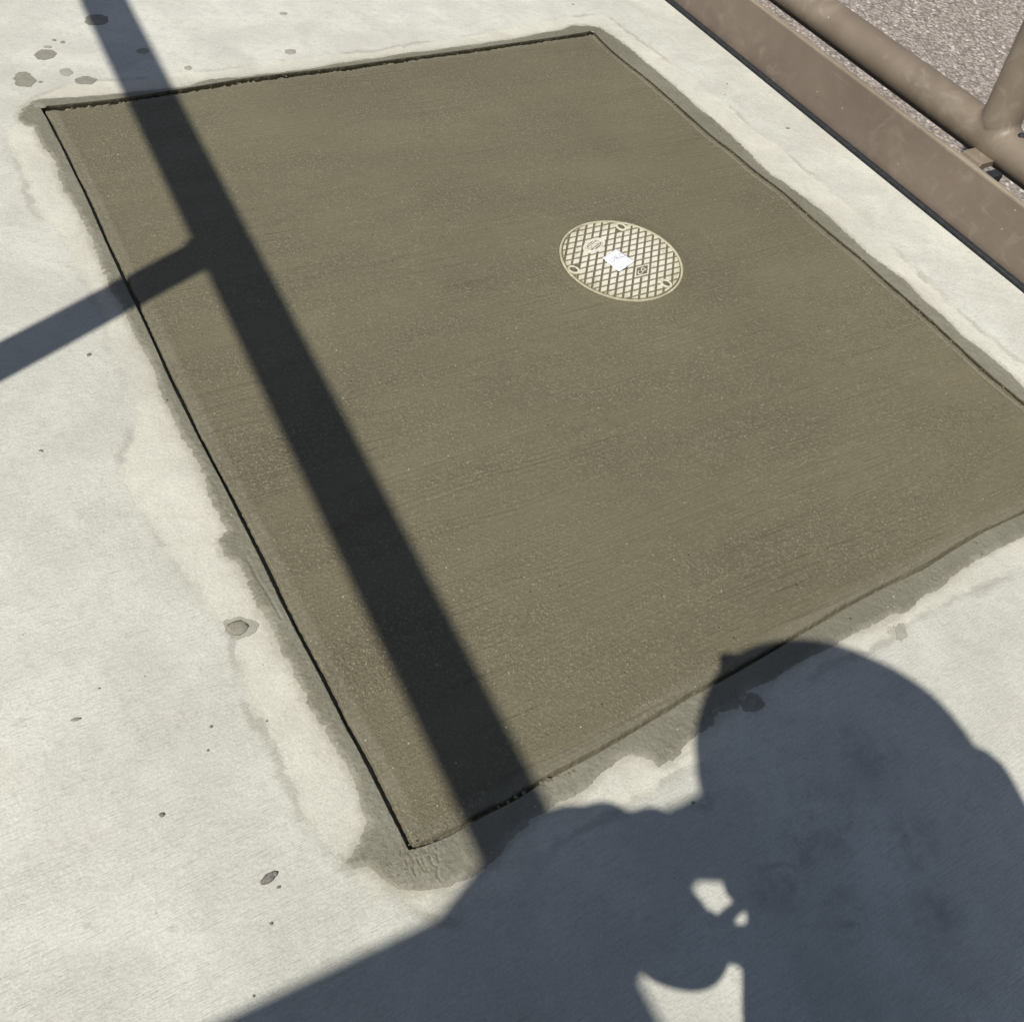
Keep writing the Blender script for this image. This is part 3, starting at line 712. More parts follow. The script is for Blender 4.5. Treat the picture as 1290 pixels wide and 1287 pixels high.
# tread pads: rhombic grid
zz_ = 200/1290; Zp = lambda a, b: (680+a*zz_, 260+b*zz_)
aA, aB = math.radians(91.0), math.radians(38.2)
dA = np.array([math.cos(aA), math.sin(aA)]); dB_ = np.array([math.cos(aB), math.sin(aB)])
nA = np.array([-dA[1], dA[0]]); nB = np.array([-dB_[1], dB_[0]])
# spacings measured on the photo
gA = G([Zp(350, 400), Zp(1100, 400)]); spA = abs((gA[1]-gA[0])@nA)/12.0
gB = G([Zp(640, 195), Zp(640, 770)]); spB = abs((gB[1]-gB[0])@nB)/12.5
oA = (G(Zp(539, 329))[0]-LC)@nA; oB = (G(Zp(539, 329))[0]-LC)@nB
RI = LR-.0095
circ = [(RI*math.cos(t), RI*math.sin(t)) for t in np.linspace(0, 2*math.pi, 97)[:-1]]
def clip_circle(poly):
    out = [np.array(p) for p in poly]
    for k in range(96):
        a = np.array(circ[k]); b = np.array(circ[(k+1) % 96]); e = b-a; nn = np.array([-e[1], e[0]]); new = []
        for i in range(len(out)):
            p, q_ = out[i], out[(i+1) % len(out)]; sp, sq = (p-a)@nn, (q_-a)@nn
            if sp >= 0: new.append(p)
            if (sp > 0) != (sq > 0) and sp != sq: new.append(p+(q_-p)*sp/(sp-sq))
        out = new
        if len(out) < 3: return None
    return out
keyh = [Zp(660, 168), Zp(265, 525), Zp(1035, 640)]; keyh = [G(k)[0]-LC for k in keyh]
logo = G(Zp(440, 325))[0]-LC; emb = G(Zp(843, 540))[0]-LC
gw = .0025
ra = math.atan2(*(G(Zp(510, 275))[0]-G(Zp(380, 370))[0])[::-1])
Mx = np.linalg.inv(np.array([nA, nB]))
bm = bmesh.new(); npad = 0
for i in range(-14, 15):
    for j in range(-14, 15):
        co_ = lambda a, b: Mx@np.array([oA+a, oB+b])
        a0, a1, b0, b1 = i*spA+gw, (i+1)*spA-gw, j*spB+gw, (j+1)*spB-gw
        poly = [co_(a0, b0), co_(a1, b0), co_(a1, b1), co_(a0, b1)]; c = sum(poly)/4
        if np.linalg.norm(c) > LR+.01: continue
        if min(np.linalg.norm(c-k) for k in keyh) < .0175: continue
        if ((c-logo)@np.array([math.cos(ra), math.sin(ra)])/.031)**2+((c-logo)@np.array([-math.sin(ra), math.cos(ra)])/.017)**2 < 1 : continue
        if np.max(np.abs(np.array([nA, nB])@(c-emb))/np.array([spA, spB])) < .95: continue
        area = 0; P_ = poly
        ar = .5*sum(P_[k][0]*P_[(k+1) % 4][1]-P_[(k+1) % 4][0]*P_[k][1] for k in range(4))
        if ar < 0: P_ = P_[::-1]
        P_ = clip_circle(P_)
        if P_ is None: continue
        c = sum(P_)/len(P_)
        lo = [bm.verts.new((p[0], p[1], 0)) for p in P_]; hi = [bm.verts.new((*(p+(c-p)*.03), ZT-.0005)) for p in P_]; tp = [bm.verts.new((*(p+(c-p)*.10), ZT)) for p in P_]
        n = len(P_)
        for k in range(n):
            bm.faces.new((lo[k], lo[(k+1) % n], hi[(k+1) % n], hi[k])); bm.faces.new((hi[k], hi[(k+1) % n], tp[(k+1) % n], tp[k]))
        bm.faces.new(tp); npad += 1
bmesh.ops.recalc_face_normals(bm, faces=bm.faces)
o = link('tread_pads', bm_mesh('tread_pads', bm), M['lid'], lid); tag(o, kind='stuff')
# solid blanks round the key holes, with oval recesses and a bolt in each
for k_, kpos in enumerate(keyh):
    rot = math.radians(-38) if k_ != 1 else math.radians(-30)
    bm = bmesh.new(); cyl_bm(bm, .0098, .0160, 0, ZT+.0003, 48, kpos[0]*.975, kpos[1]*.975, 1.05, .82, rot); hb = link('key_hole', bm_mesh('key_hole', bm), M['lid'], lid, True)
    bm = bmesh.new(); cyl_bm(bm, 0, .0100, 0, .0036, 40, kpos[0]*.975, kpos[1]*.975, 1.05, .82, rot); link('recess', bm_mesh('recess', bm), M['darkhole'], hb)
    bm = bmesh.new(); cyl_bm(bm, 0, .0040, 0, .0046, 24, kpos[0]*.975, kpos[1]*.975, 1.3, .9, rot); link('bolt', bm_mesh('bolt', bm), M['groove'], hb, True)
# oval maker's badge
bm = bmesh.new(); cyl_bm(bm, .0255, .0300, 0, ZT+.0002, 64, logo[0], logo[1], 1, .50, ra); bd = link('oval_badge', bm_mesh('oval_badge', bm), M['lid'], lid, True)
bm = bmesh.new(); cyl_bm(bm, 0, .0390, 0, ZT-.0004, 64, logo[0], logo[1], 1, .55, ra); link('blank_field', bm_mesh('blank_field', bm), M['lid'], bd)
bm = bmesh.new(); cyl_bm(bm, 0, .0257, 0, ZT-.0002, 64, logo[0], logo[1], 1, .50, ra); link('recess', bm_mesh('recess', bm), M['groove'], bd)
bm = bmesh.new(); e1 = Vector((math.cos(ra), math.sin(ra), 0)); e2 = Vector((-math.sin(ra), math.cos(ra), 0)); L3 = Vector((logo[0], logo[1], 0))
box_bm(bm, L3+Vector((0, 0, .0030)), e1*.0235, e2*.0050, Vector((0, 0, .0019)))
box_bm(bm, L3+e2*.0084+Vector((0, 0, .0028)), e1*.0150, e2*.0013, Vector((0, 0, .0019)))
box_bm(bm, L3-e2*.0084+Vector((0, 0, .0028)), e1*.0150, e2*.0013, Vector((0, 0, .0019)))
link('badge_bar', bm_mesh('badge_bar', bm), M['lid'], bd)
bm = bmesh.new()
for k in range(6):        # worn letter strokes on the bar
    c = L3+e1*(-.0190+.0075*k); box_bm(bm, c+Vector((0, 0, .0050)), e2*.0027+e1*.0003*(k % 3-1), e1*.0004, Vector((0, 0, .0003)))
    if k % 2: box_bm(bm, c+e1*.0013+e2*(.0022 if k % 3 else -.0005)+Vector((0, 0, .0050)), e1*.0012, e2*.0004, Vector((0, 0, .0003)))
link('lettering', bm_mesh('lettering', bm), M['groove'], bd)
# square emblem
eA = np.linalg.inv(np.array([nA, nB]))
def par(a, b): return eA@np.array([a, b])+emb_c
ia = round(((emb@nA)-oA)/spA); ib = round(((emb@nB)-oB)/spB)
emb_c = Mx@np.array([oA+ia*spA, oB+ib*spB])
bm = bmesh.new(); A1, B1 = spA-gw, spB-gw; A0, B0 = A1*.80, B1*.80
def prism(bm, outer_, inner_, z0, z1):
    o1 = [bm.verts.new((*p, z0)) for p in outer_]; o2 = [bm.verts.new((*p, z1)) for p in outer_]; n = len(o1)
    if inner_ is None:
        for k in range(n): bm.faces.new((o1[k], o1[(k+1) % n], o2[(k+1) % n], o2[k]))
        bm.faces.new(o2); return
    i1 = [bm.verts.new((*p, z0)) for p in inner_]; i2 = [bm.verts.new((*p, z1)) for p in inner_]
    for k in range(n):
        j = (k+1) % n; bm.faces.new((o1[k], o1[j], o2[j], o2[k])); bm.faces.new((i1[k], i2[k], i2[j], i1[j])); bm.faces.new((o2[k], o2[j], i2[j], i2[k]))
rh = lambda a, b: [par(-a, -b), par(a, -b), par(a, b), par(-a, b)]
prism(bm, rh(A1, B1), rh(A0, B0), 0, ZT); bmesh.ops.recalc_face_normals(bm, faces=bm.faces)
em = link('square_emblem', bm_mesh('square_emblem', bm), M['lid'], lid)
bm = bmesh.new(); prism(bm, rh(A0+.0002, B0+.0002), None, 0, .0020); bmesh.ops.recalc_face_normals(bm, faces=bm.faces); link('recess', bm_mesh('recess', bm), M['groove'], em)
q2 = lambda x, y: G((795+x/40.3, 328+y/40.3))[0]-LC-emb+emb_c
loops = [[(590,560),(610,505),(670,490),(740,510),(790,545),(850,555),(800,600),(740,640),(670,645),(610,610),(590,560)],
         [(480,645),(430,700),(440,770),(500,805),(570,805),(630,765),(670,715),(690,680)]]
for lp in loops:
    P_ = smooth_line(resample([q2(*p) for p in lp], .0006), 4)
    bm = bmesh.new(); prev = None
    for i, p in enumerate(P_):
        t = P_[min(i+1, len(P_)-1)]-P_[max(i-1, 0)]; t = t/np.linalg.norm(t); nn = np.array([-t[1], t[0]])*.0009
        row = [bm.verts.new((*(p+nn), .0015)), bm.verts.new((*(p+nn), ZT)), bm.verts.new((*(p-nn), ZT)), bm.verts.new((*(p-nn), .0015))]
        if prev:
            for k in range(3): bm.faces.new((prev[k], prev[k+1], row[k+1], row[k]))
        prev = row
    bmesh.ops.recalc_face_normals(bm, faces=bm.faces)
    link('letter', bm_mesh('letter', bm), M['lid'], em)
# paper label lying on the cover
pc = [G(Zp(*p))[0] for p in ((615, 363), (767, 462), (640, 550), (505, 438))]
bm = bmesh.new(); n = 14; gv = {}
for i in range(n+1):
    for j in range(n+1):
        s_, t = i/n, j/n; p = (1-s_)*(1-t)*pc[0]+s_*(1-t)*pc[1]+s_*t*pc[2]+(1-s_)*t*pc[3]
        z = ZT+.0009+.0011*(1+mnoise.noise(Vector((p[0]*40, p[1]*40, 3))))+.002*max(0, abs(s_-.5)+abs(t-.5)-.75)*4*(.5+.5*math.sin(7*s_+t))
        gv[i, j] = bm.verts.new((p[0]-LC[0], p[1]-LC[1], z))
for i in range(n):
    for j in range(n): bm.faces.new((gv[i, j], gv[i, j+1], gv[i+1, j+1], gv[i+1, j]))
bm.normal_update(); r_ = bmesh.ops.solidify(bm, geom=bm.faces[:], thickness=.0003)
paper = link('paper_label', bm_mesh('paper_label', bm), M['paper'], smooth=True); paper.location = (LC[0], LC[1], 0)
tag(paper, 'small white paper label with faint lettering lying on the cream cover', 'paper label')
def text_mesh(txt, size, loc, ang, mat, parent, zoff):
    cu = bpy.data.curves.new('txt', 'FONT'); cu.body = txt; cu.size = size; cu.extrude = .0001; cu.align_x = 'CENTER'; cu.align_y = 'CENTER'; cu.space_character = 1.25
    to = bpy.data.objects.new('txt', cu); COL.objects.link(to)
    dg = bpy.context.evaluated_depsgraph_get(); me = bpy.data.meshes.new_from_object(to.evaluated_get(dg)); bpy.data.objects.remove(to)
    o = link('lettering', me, mat, parent); o.location = (loc[0], loc[1], zoff); o.rotation_euler = (0, 0, ang); return o
cpp = sum(pc)/4-LC; tx = (G(Zp(700, 385))[0]-G(Zp(560, 455))[0]); ta = math.atan2(tx[1], tx[0])
tp = G(Zp(622, 437))[0]-LC
text_mesh('URC', .022, tp, ta, M['ink'], paper, ZT+.0036)
# ring print and dot
bm = bmesh.new(); qd = G(Zp(655, 470))[0]-LC
for k in range(40):
    if k in (5, 6, 7, 14, 15, 24, 25, 26, 27, 28): continue
    t0, t1 = 2*math.pi*k/40, 2*math.pi*(k+1)/40; a, b = .0185, .0178
    vs4 = [bm.verts.new((qd[0]+r*math.cos(t), qd[1]+r*math.sin(t), ZT+.0035)) for r, t in ((a, t0), (a, t1), (b, t1), (b, t0))]; bm.faces.new(vs4)
link('printed_ring', bm_mesh('printed_ring', bm), M['ink'], paper)
bm = bmesh.new(); qd2 = G(Zp(718, 462))[0]-LC; cyl_bm(bm, 0, .0017, ZT+.002, ZT+.0037, 16, qd2[0], qd2[1], bev=.0002); link('printed_dot', bm_mesh('printed_dot', bm), M['ink'], paper)

# ------------------------------------------------------------------ ground beyond the steel
bm = bmesh.new(); GZ = -.42
p = [E0+ED*s+EN*n for s, n in ((-60, .02), (60, .02), (60, 90), (-60, 90))]
bm.faces.new([bm.verts.new((a[0], a[1], GZ-.006)) for a in p]); bm.normal_update()
for f in bm.faces:
    if f.normal.z < 0: f.normal_flip()
o = link('ground', bm_mesh('ground', bm), M['ground']); tag(o, 'rough pinkish brown coarse ground beyond the steel plate', kind='structure')
# near part with real grain relief
sg = np.arange(-2.2, 3.4, .0062); ng = np.arange(.3, 3.4, .0062)
SG, NG = np.meshgrid(sg, ng, indexing='ij')
PX = E0[0]+ED[0]*SG+EN[0]*NG; PY = E0[1]+ED[1]*SG+EN[1]*NG
zg = GZ+.012*np.maximum(0, fbm(PX*22, PY*22, 2, 44))+.010*np.abs(fbm(PX*48, PY*48, 3, 5))+.004*fbm(PX*9, PY*9, 3, 6)+.0035*np.maximum(0, fbm(PX*75, PY*75, 2, 9))
ig = np.arange(SG.size).reshape(SG.shape)
qg = np.stack([ig[:-1, :-1], ig[1:, :-1], ig[1:, 1:], ig[:-1, 1:]], -1).reshape(-1, 4)
og = link('gravel', mesh_np('gravel', np.c_[PX.ravel(), PY.ravel(), zg.ravel()], qg), M['ground'], smooth=True)
tag(og, 'coarse pinkish grit surface behind the pipe', kind='stuff')

# ------------------------------------------------------------------ steel edge of the walkway
GAP = .020; PH = .165; TH = .011
def along(s, n, z): p = E0+ED*s+EN*n; return Vector((p[0], p[1], z))
def bar(name, n0, n1, z0, z1, mat, parent=None, s0=-4.5, s1=6., bev=.002, wav=0.):
    bm = bmesh.new(); K_ = 60; rows = []
    prof = [(n0, z0), (n0, z1-bev), (n0+bev, z1), (n1-bev, z1), (n1, z1-bev), (n1, z0)]
    for i in range(K_+1):
        s = s0+(s1-s0)*i/K_; w_ = wav*mnoise.noise(Vector((s*1.7, n0*9, 0)))
        rows.append([bm.verts.new(along(s, a+w_, b)) for a, b in prof])
    for i in range(K_):
        for k in range(6): bm.faces.new((rows[i][k], rows[i][(k+1) % 6], rows[i+1][(k+1) % 6], rows[i+1][k]))
    bm.faces.new(rows[0]); bm.faces.new(rows[-1]); bmesh.ops.recalc_face_normals(bm, faces=bm.faces)
    return link(name, bm_mesh(name, bm), mat, parent)
o = bar('joint_seal', .003, GAP-.0005, -.12, .010, M['rubber'], wav=.0006); tag(o, 'black rubber joint strip between the slab and the steel plate', 'joint strip')
kick = empty('steel_toe_plate', tuple(along(1, GAP, 0))); tag(kick, 'long upright brown painted steel toe plate along the slab edge', 'steel plate')
o = bar('plate', GAP, GAP+TH, -.18, PH, M['steel'], wav=.0015); child_at_origin(o, kick)
o = bar('worn_top_edge', GAP+.0015, GAP+TH+.006, PH-.004, PH+.004, M['edge'], wav=.0015); child_at_origin(o, kick)
# scuffs: dried splashes of cement on the plate face are in its paint

# pipe railing behind the plate
PO, PZ, PR = .137, .20, .054
S_J = float((G((1243, 176), PZ)[0]-E0)@ED)
rail = empty('pipe_railing', tuple(along(S_J, PO, PZ))); tag(rail, 'thick brown pipe railing with an upright post behind the toe plate', 'pipe railing')
o = tube('lower_pipe', [along(s, PO, PZ) for s in np.linspace(-5, S_J+4, 60)], PR, M['pipe'], seg=56); child_at_origin(o, rail)
d3 = Vector((-ED[0]*.125, -ED[1]*.125, 1)).normalized(); jb = along(S_J, PO, PZ)
o = tube('upright_post', [jb+d3*t for t in np.linspace(0, 1.35, 30)], PR*.97, M['pipe'], seg=56); child_at_origin(o, rail)
# top pipe, out of the picture, carried by the post
# weld collar where post meets pipe
bm = bmesh.new(); ns, nr = 96, 10; rings = []
e3 = Vector((ED[0], ED[1], 0)); en3 = Vector((EN[0], EN[1], 0)); rp = PR*.97
def surf_h(a, b):   # height of pipe surface above axis at lateral offset b
    return math.sqrt(max(PR*PR-b*b, 0))
for k in range(ns):
    t = 2*math.pi*k/ns; ca_, sa_ = math.cos(t), math.sin(t); ring = []
    bead = .0055*mnoise.noise(Vector((ca_*14, sa_*14, 1)))
    for i in range(nr+1):
        f = i/nr; # arc from the pipe surface out to the post surface
        ro = rp+(.016+bead)*(1-f)**2; b = max(-PR*.999, min(PR*.999, ro*sa_)); a = ro*ca_
        h0 = surf_h(a, b); h = h0+(.018+bead)*f*f
        pnt = jb+e3*(a-.125*h)+en3*b+Vector((0, 0, h)); ring.append(bm.verts.new(pnt))
    rings.append(ring)
for k in range(ns):
    for i in range(nr): bm.faces.new((rings[k][i], rings[(k+1) % ns][i], rings[(k+1) % ns][i+1], rings[k][i+1]))
bmesh.ops.recalc_face_normals(bm, faces=bm.faces)
o = link('weld_collar', bm_mesh('weld_collar', bm), M['pipe'], smooth=True); child_at_origin(o, rail)
# coupling ring / sleeve seam on the pipe, as on the photo left of the post
def torus_ring(name, s, r, w_, mat):
    pr = []
    for q in range(13):
        t = math.pi*q/12; pr.append((s+w_*math.cos(t), r+.0022*math.sin(t)))
    bm = bmesh.new(); rows = []
    for (ss, rr_) in pr:
        c = along(ss, PO, PZ); rows.append([bm.verts.new(c+en3*rr_*math.cos(a)+Vector((0, 0, rr_*math.sin(a)))) for a in np.linspace(0, 2*math.pi, 65)[:-1]])
    for i in range(12):
        for k in range(64): bm.faces.new((rows[i][k], rows[i][(k+1) % 64], rows[i+1][(k+1) % 64], rows[i+1][k]))
    bmesh.ops.recalc_face_normals(bm, faces=bm.faces)
    o = link(name, bm_mesh(name, bm), mat, smooth=True); child_at_origin(o, rail)
# lug that ties the pipe to the plate, and the black clip beside it
bm = bmesh.new(); box_bm(bm, along(S_J+.030, (GAP+TH+PO-PR*.55)/2+.004, PZ-.030), e3*.034, en3*((PO-PR*.55-GAP-TH)/2), Vector((0, 0, .008)))
bmesh.ops.bevel(bm, geom=bm.edges[:], offset=.006, segments=2); o = link('lug', bm_mesh('lug', bm), M['pipe']); child_at_origin(o, rail)
bm = bmesh.new(); box_bm(bm, along(S_J+.098, GAP+TH+.030, PZ-.062), e3*.014, en3*.022, Vector((0, 0, .030)))
bmesh.ops.bevel(bm, geom=bm.edges[:], offset=.003, segments=2)
o = link('rubber_clip', bm_mesh('rubber_clip', bm), M['rubber']); child_at_origin(o, rail)
bm = bmesh.new(); cpos = jb+e3*.075+Vector((0, 0, PR*.9))-en3*.01
bmesh.ops.create_uvsphere(bm, u_segments=16, v_segments=10, radius=.011); bmesh.ops.translate(bm, verts=bm.verts, vec=cpos)
o = link('black_knob', bm_mesh('black_knob', bm), M['rubber'], smooth=True); child_at_origin(o, rail)  # small black ball on the pipe beside the post

# ------------------------------------------------------------------ overhead frame beside the walkway (out of the picture, casts the long bars)
ZB = 2.2; TR = .057
b0_, b1_ = G([(180, 100), (621, 992)]); bd_ = (b1_-b0_)/np.linalg.norm(b1_-b0_); shift = AZ*COT
frame = empty('overhead_pipe_frame', (-1.5, .2, 0)); tag(frame, 'overhead brown pipe frame behind the camera whose shadow crosses the slab', 'pipe frame')
ba = b0_-shift*ZB; bb = b1_-shift*ZB
o = tube('overhead_pipe', [(*(ba+bd_*t), ZB) for t in np.linspace(-1.6, 3.6, 20)], TR, M['pipe'], seg=40); child_at_origin(o, frame)
def post_at(px_axis, name='frame_post'):
    a = G(px_axis)[0]                       # a point of the post's shadow axis; meet it with the bar's shadow
    Mt = np.array([AZ, -bd_]).T; s_, t_ = np.linalg.solve(Mt, b0_-a); j = a+AZ*s_
    p = j-shift*ZB
    o = tube(name, [(p[0], p[1], z) for z in (0, 1, 2, ZB)], .049, M['pipe'], seg=36); child_at_origin(o, frame)
    # flared weld at the top
    o = tube('weld_flare', [(p[0], p[1], z) for z in (ZB-.13, ZB-.10, ZB-.07, ZB-.05)], [.0492, .051, .056, .064], M['pipe'], seg=36, caps=False); child_at_origin(o, frame)
    return p
p1_ = post_at((120, 391)); c1, c2 = G([(596, 1095), (548, 1162)])
nr_ = np.array([AZ[1], -AZ[0]])
a2 = (c1+c2)/2+nr_*.049
Mt = np.array([AZ, -bd_]).T; s_, t_ = np.linalg.solve(Mt, b0_-a2); j2 = a2+AZ*s_; p2_ = j2-shift*ZB
o = tube('frame_post', [(p2_[0], p2_[1], z) for z in (0, 1, 2, ZB)], .049, M['pipe'], seg=36); child_at_origin(o, frame)
# solid sheet panel fixed to that post
low = G((284, 1287))[0]; pd = (c2-low)/np.linalg.norm(c2-low)
pn_ = np.array([-pd[1], pd[0]]); zp = float(((c2-p2_)@pn_)/(shift@pn_))
rend = G((855, 1142))[0]; s1_ = float(np.linalg.solve(np.array([pd, AZ]).T, rend-p2_)[0])
bm = bmesh.new(); mid_ = p2_+pd*((s1_-2.2)/2)
box_bm(bm, (mid_[0], mid_[1], (zp+.06)/2), (*(pd*((s1_+2.2)/2)), 0), (-pd[1]*.006, pd[0]*.006, 0), (0, 0, (zp-.06)/2))  # unseen; right end and height shaped to fill the shadow and block sky light
panel = link('steel_screen', bm_mesh('steel_screen', bm), M['steel']); tag(panel, 'solid brown steel screen standing on the overhead frame behind the camera', 'steel screen')
panel.parent = None

# ------------------------------------------------------------------ the photographer
def SP(px, z): g = G(px)[0]-shift*z; return Vector((g[0], g[1], z))
M['skin'] = mat_plain('skin', (.42, .26, .18), .55, 90, .06)
M['shirt'] = mat_plain('grey_shirt', (.12, .13, .15), .9, 70, .12)
M['denim'] = mat_plain('dark_trousers', (.045, .055, .085), .9, 120, .15)
M['hat'] = mat_plain('tan_hat', (.42, .36, .25), .9, 150, .12)
M['boot'] = mat_plain('brown_boots', (.10, .065, .04), .7, 60, .2)
M['phone'] = mat_plain('black_phone_case', (.03, .03, .035), .5, 60, .1)
def skin(name, nodes, edges, mat, parent, root=0, sub=2, vox=.009):
    """one continuous surface: tapered capsules along the bones, fused and smoothed"""
    tb = bmesh.new(); bmesh.ops.create_uvsphere(tb, u_segments=14, v_segments=9, radius=1.); bmesh.ops.triangulate(tb, faces=tb.faces[:]); tb.verts.index_update()
    tv = np.array([v.co[:] for v in tb.verts]); tf = np.array([[v.index for v in f.verts] for f in tb.faces]); tb.free()
    cs_, rs_ = [], []
    for i, j in edges:
        a, b = np.array(nodes[i][0][:], float), np.array(nodes[j][0][:], float); r1, r2 = [(sum(q[1])/2 if hasattr(q[1], '__len__') else q[1]) for q in (nodes[i], nodes[j])]
        n = max(2, int(np.linalg.norm(b-a)/(.3*min(r1, r2)))+1)
        for k in range(n+1): cs_.append(a+(b-a)*k/n); rs_.append(r1+(r2-r1)*k/n)
    cs_, rs_ = np.array(cs_), np.array(rs_)
    Vs = (cs_[:, None, :]+rs_[:, None, None]*tv[None]).reshape(-1, 3); Fs = (tf[None]+(np.arange(len(cs_))*len(tv))[:, None, None]).reshape(-1, 3)
    me = mesh_np(name, Vs, Fs); o = bpy.data.objects.new(name, me); COL.objects.link(o)
    md = o.modifiers.new('r', 'REMESH'); md.mode = 'VOXEL'; md.voxel_size = vox; md.use_smooth_shade = True
    sm = o.modifiers.new('s', 'SMOOTH'); sm.factor = .5; sm.iterations = 3
    dg = bpy.context.evaluated_depsgraph_get(); nm = bpy.data.meshes.new_from_object(o.evaluated_get(dg))
    bpy.data.objects.remove(o); nm.materials.clear(); o2 = link(name, nm, mat, None, True)
    if parent: child_at_origin(o2, parent)
    return o2
lsh, lel, lwr = SP((935, 1064), 1.38), SP((712, 1064), 1.15), SP((878, 1182), 1.0)
rsh = SP((1222, 1003), 1.38)
neck = SP((1062, 985), 1.46); head = SP((1050, 905), 1.60); crown = SP((1052, 893), 1.70)
chest = (lsh+rsh)/2+Vector((.02, -.03, -.12)); belly = chest+Vector((.05, -.02, -.22)); hip = SP((1118, 1235), .98)+Vector((.02, 0, 0))
person = empty('person', (hip[0], hip[1], 0)); tag(person, 'person in grey shirt and tan sun hat holding up a phone, one hand on hip', 'person')
hand_r = SP((925, 990), 1.25); rel = SP((942, 1104), 1.10)
fy_ = Vector((-.55, .83, 0)).normalized(); fx_ = Vector((fy_.y, -fy_.x, 0))     # facing / to the person's right
nodes = [(hip, .10), (belly, .11), (chest, .12), ((lsh+rsh)/2, .07), (neck, .052), (head-Vector((0, 0, .05)), .060), (head+Vector((0, 0, .01)), .085), (crown-Vector((0, 0, .02)), .075),
         (lsh, .045), ((lsh+lel)/2, .042), (lel, .036), ((lel+lwr)/2, .035), (lwr, .024),
         (rsh, .045), ((rsh+rel)/2, .042), (rel, .036), ((rel+hand_r)/2, .034), (hand_r, .024)]
edges = [(0, 1), (1, 2), (2, 3), (3, 4), (4, 5), (5, 6), (6, 7), (3, 8), (8, 9), (9, 10), (10, 11), (11, 12), (3, 13), (13, 14), (14, 15), (15, 16), (16, 17)]
ll = hip-fx_*.10; rl = hip+fx_*.10
for L0 in (ll, rl):
    k = len(nodes); s_ = -1 if L0 is ll else 1
    kn = Vector((L0.x, L0.y, .50))+fx_*.02*s_+fy_*.02; an = Vector((L0.x, L0.y, .09))+fx_*.03*s_; toe = an+fy_*.15+Vector((0, 0, -.055))
    nodes += [(L0-Vector((0, 0, .08)), .085), (kn, .055), (an, .04)]
    edges += [(0, k), (k, k+1), (k+1, k+2)]
# clothing as slightly larger continuous shells
sh_nodes = [(hip+Vector((0, 0, -.02)), .148), (belly, .150), (chest, .155), ((lsh+rsh)/2+Vector((0, 0, -.01)), .085), ((lsh+rsh)/2*.5+neck*.5, .06),
            (lsh, .052), ((lsh+lel)/2, .045), (lel, .056), ((lel+lwr)/2, .064), (lwr.lerp(lel, .12), .045), (rsh, .085), ((rsh+rel)/2, .075), (rel, .040), ((rel+hand_r)/2, .044)]
bl1 = SP((1248, 1130), 1.14); sh_nodes += [(bl1, .13), (SP((1265, 1240), .98), .14)]
sh_nodes += [(SP((756, 1056), 1.17), .053), (SP((770, 1062), 1.18), .050), (SP((818, 1058), 1.22), .048), (SP((826, 1060), 1.24), .047)]
sh_edges = [(16, 17), (18, 19), (2, 14), (14, 15), (10, 14), (0, 1), (1, 2), (2, 3), (3, 4), (3, 5), (5, 6), (6, 7), (7, 8), (8, 9), (3, 10), (10, 11), (11, 12), (12, 13)]
skin('shirt', sh_nodes, sh_edges, M['shirt'], person)
tn = [(hip, .145)]; te = []
for L0, s_ in ((ll, -1), (rl, 1)):
    k = len(tn); kn = Vector((L0.x, L0.y, .50))+fx_*.02*s_+fy_*.02; an = Vector((L0.x, L0.y, .10))+fx_*.03*s_
    tn += [(L0-Vector((0, 0, .10)), .10), (kn, .075), (an, .062)]; te += [(0, k), (k, k+1), (k+1, k+2)]
skin('trousers', tn, te, M['denim'], person)
for L0, s_ in ((ll, -1), (rl, 1)):
    an = Vector((L0.x, L0.y, .10))+fx_*.03*s_
    skin('boot', [(an, .045), (an-Vector((0, 0, .055))-fy_*.02, .045), (an+fy_*.08-Vector((0, 0, .06)), .042), (an+fy_*.17-Vector((0, 0, .068)), .032)], [(0, 1), (1, 2), (2, 3)], M['boot'], person, sub=2)
# hands
def hand(wr, d, side_, name, curl=.5, spread=.018):
    d = d.normalized(); side_ = (side_-d*side_.dot(d)).normalized(); nrm = d.cross(side_)
    palm = wr+d*.05; nd = [(wr, .022), (wr+d*.03, (.030, .018)), (wr+d*.075, (.036, .016))]; ed_ = [(0, 1), (1, 2)]
    for k, (o_, L) in enumerate(((-.030, .068), (-.010, .078), (.010, .073), (.029, .058))):
        i = len(nd); b = wr+d*.082+side_*o_
        p1 = b+d*L*.45+nrm*L*.12*curl; p2 = p1+d*L*.30+nrm*L*.30*curl; p3 = p2+d*L*.15+nrm*L*.35*curl
        nd += [(b, .0095), (p1, .009), (p2, .008), (p3, .0065)]; ed_ += [(2, i), (i, i+1), (i+1, i+2), (i+2, i+3)]
    i = len(nd); t0 = wr+d*.035-side_*.035; nd += [(t0, .011), (t0+d*.03-side_*.022+nrm*.01, .0105), (t0+d*.055-side_*.026+nrm*.022, .009)]; ed_ += [(1, i), (i, i+1), (i+1, i+2)]
    k0 = len(nodes); nodes.extend(nd); edges.extend([(a+k0, b+k0) for a, b in ed_])
hand(lwr, (hip+Vector((-.06, .0, .03))-lwr), Vector((-.5, -.5, -.7)), 'hand', .2)
# phone just behind the lens (the lens looks out of its back)
Fv_, Rv, Uv = Vector(fw), Vector(rt), Vector(up); lens = Vector((0, 0, H))
ph = bmesh.new(); pcn = lens-Fv_*.0115+Rv*.018-Uv*.052
box_bm(ph, pcn, Rv*.0365, Uv*.0755, Fv_*.0042); bmesh.ops.bevel(ph, geom=[e for e in ph.edges], offset=.0035, segments=3)
pho = link('phone', bm_mesh('phone', ph), M['phone']); tag(pho, 'black phone held up in the right hand of the person', 'phone')
hand(hand_r, (pcn-Uv*.02-Fv_*.022-hand_r), Rv, 'hand', .7)
skin('body', nodes, edges, M['skin'], person, vox=.0048)
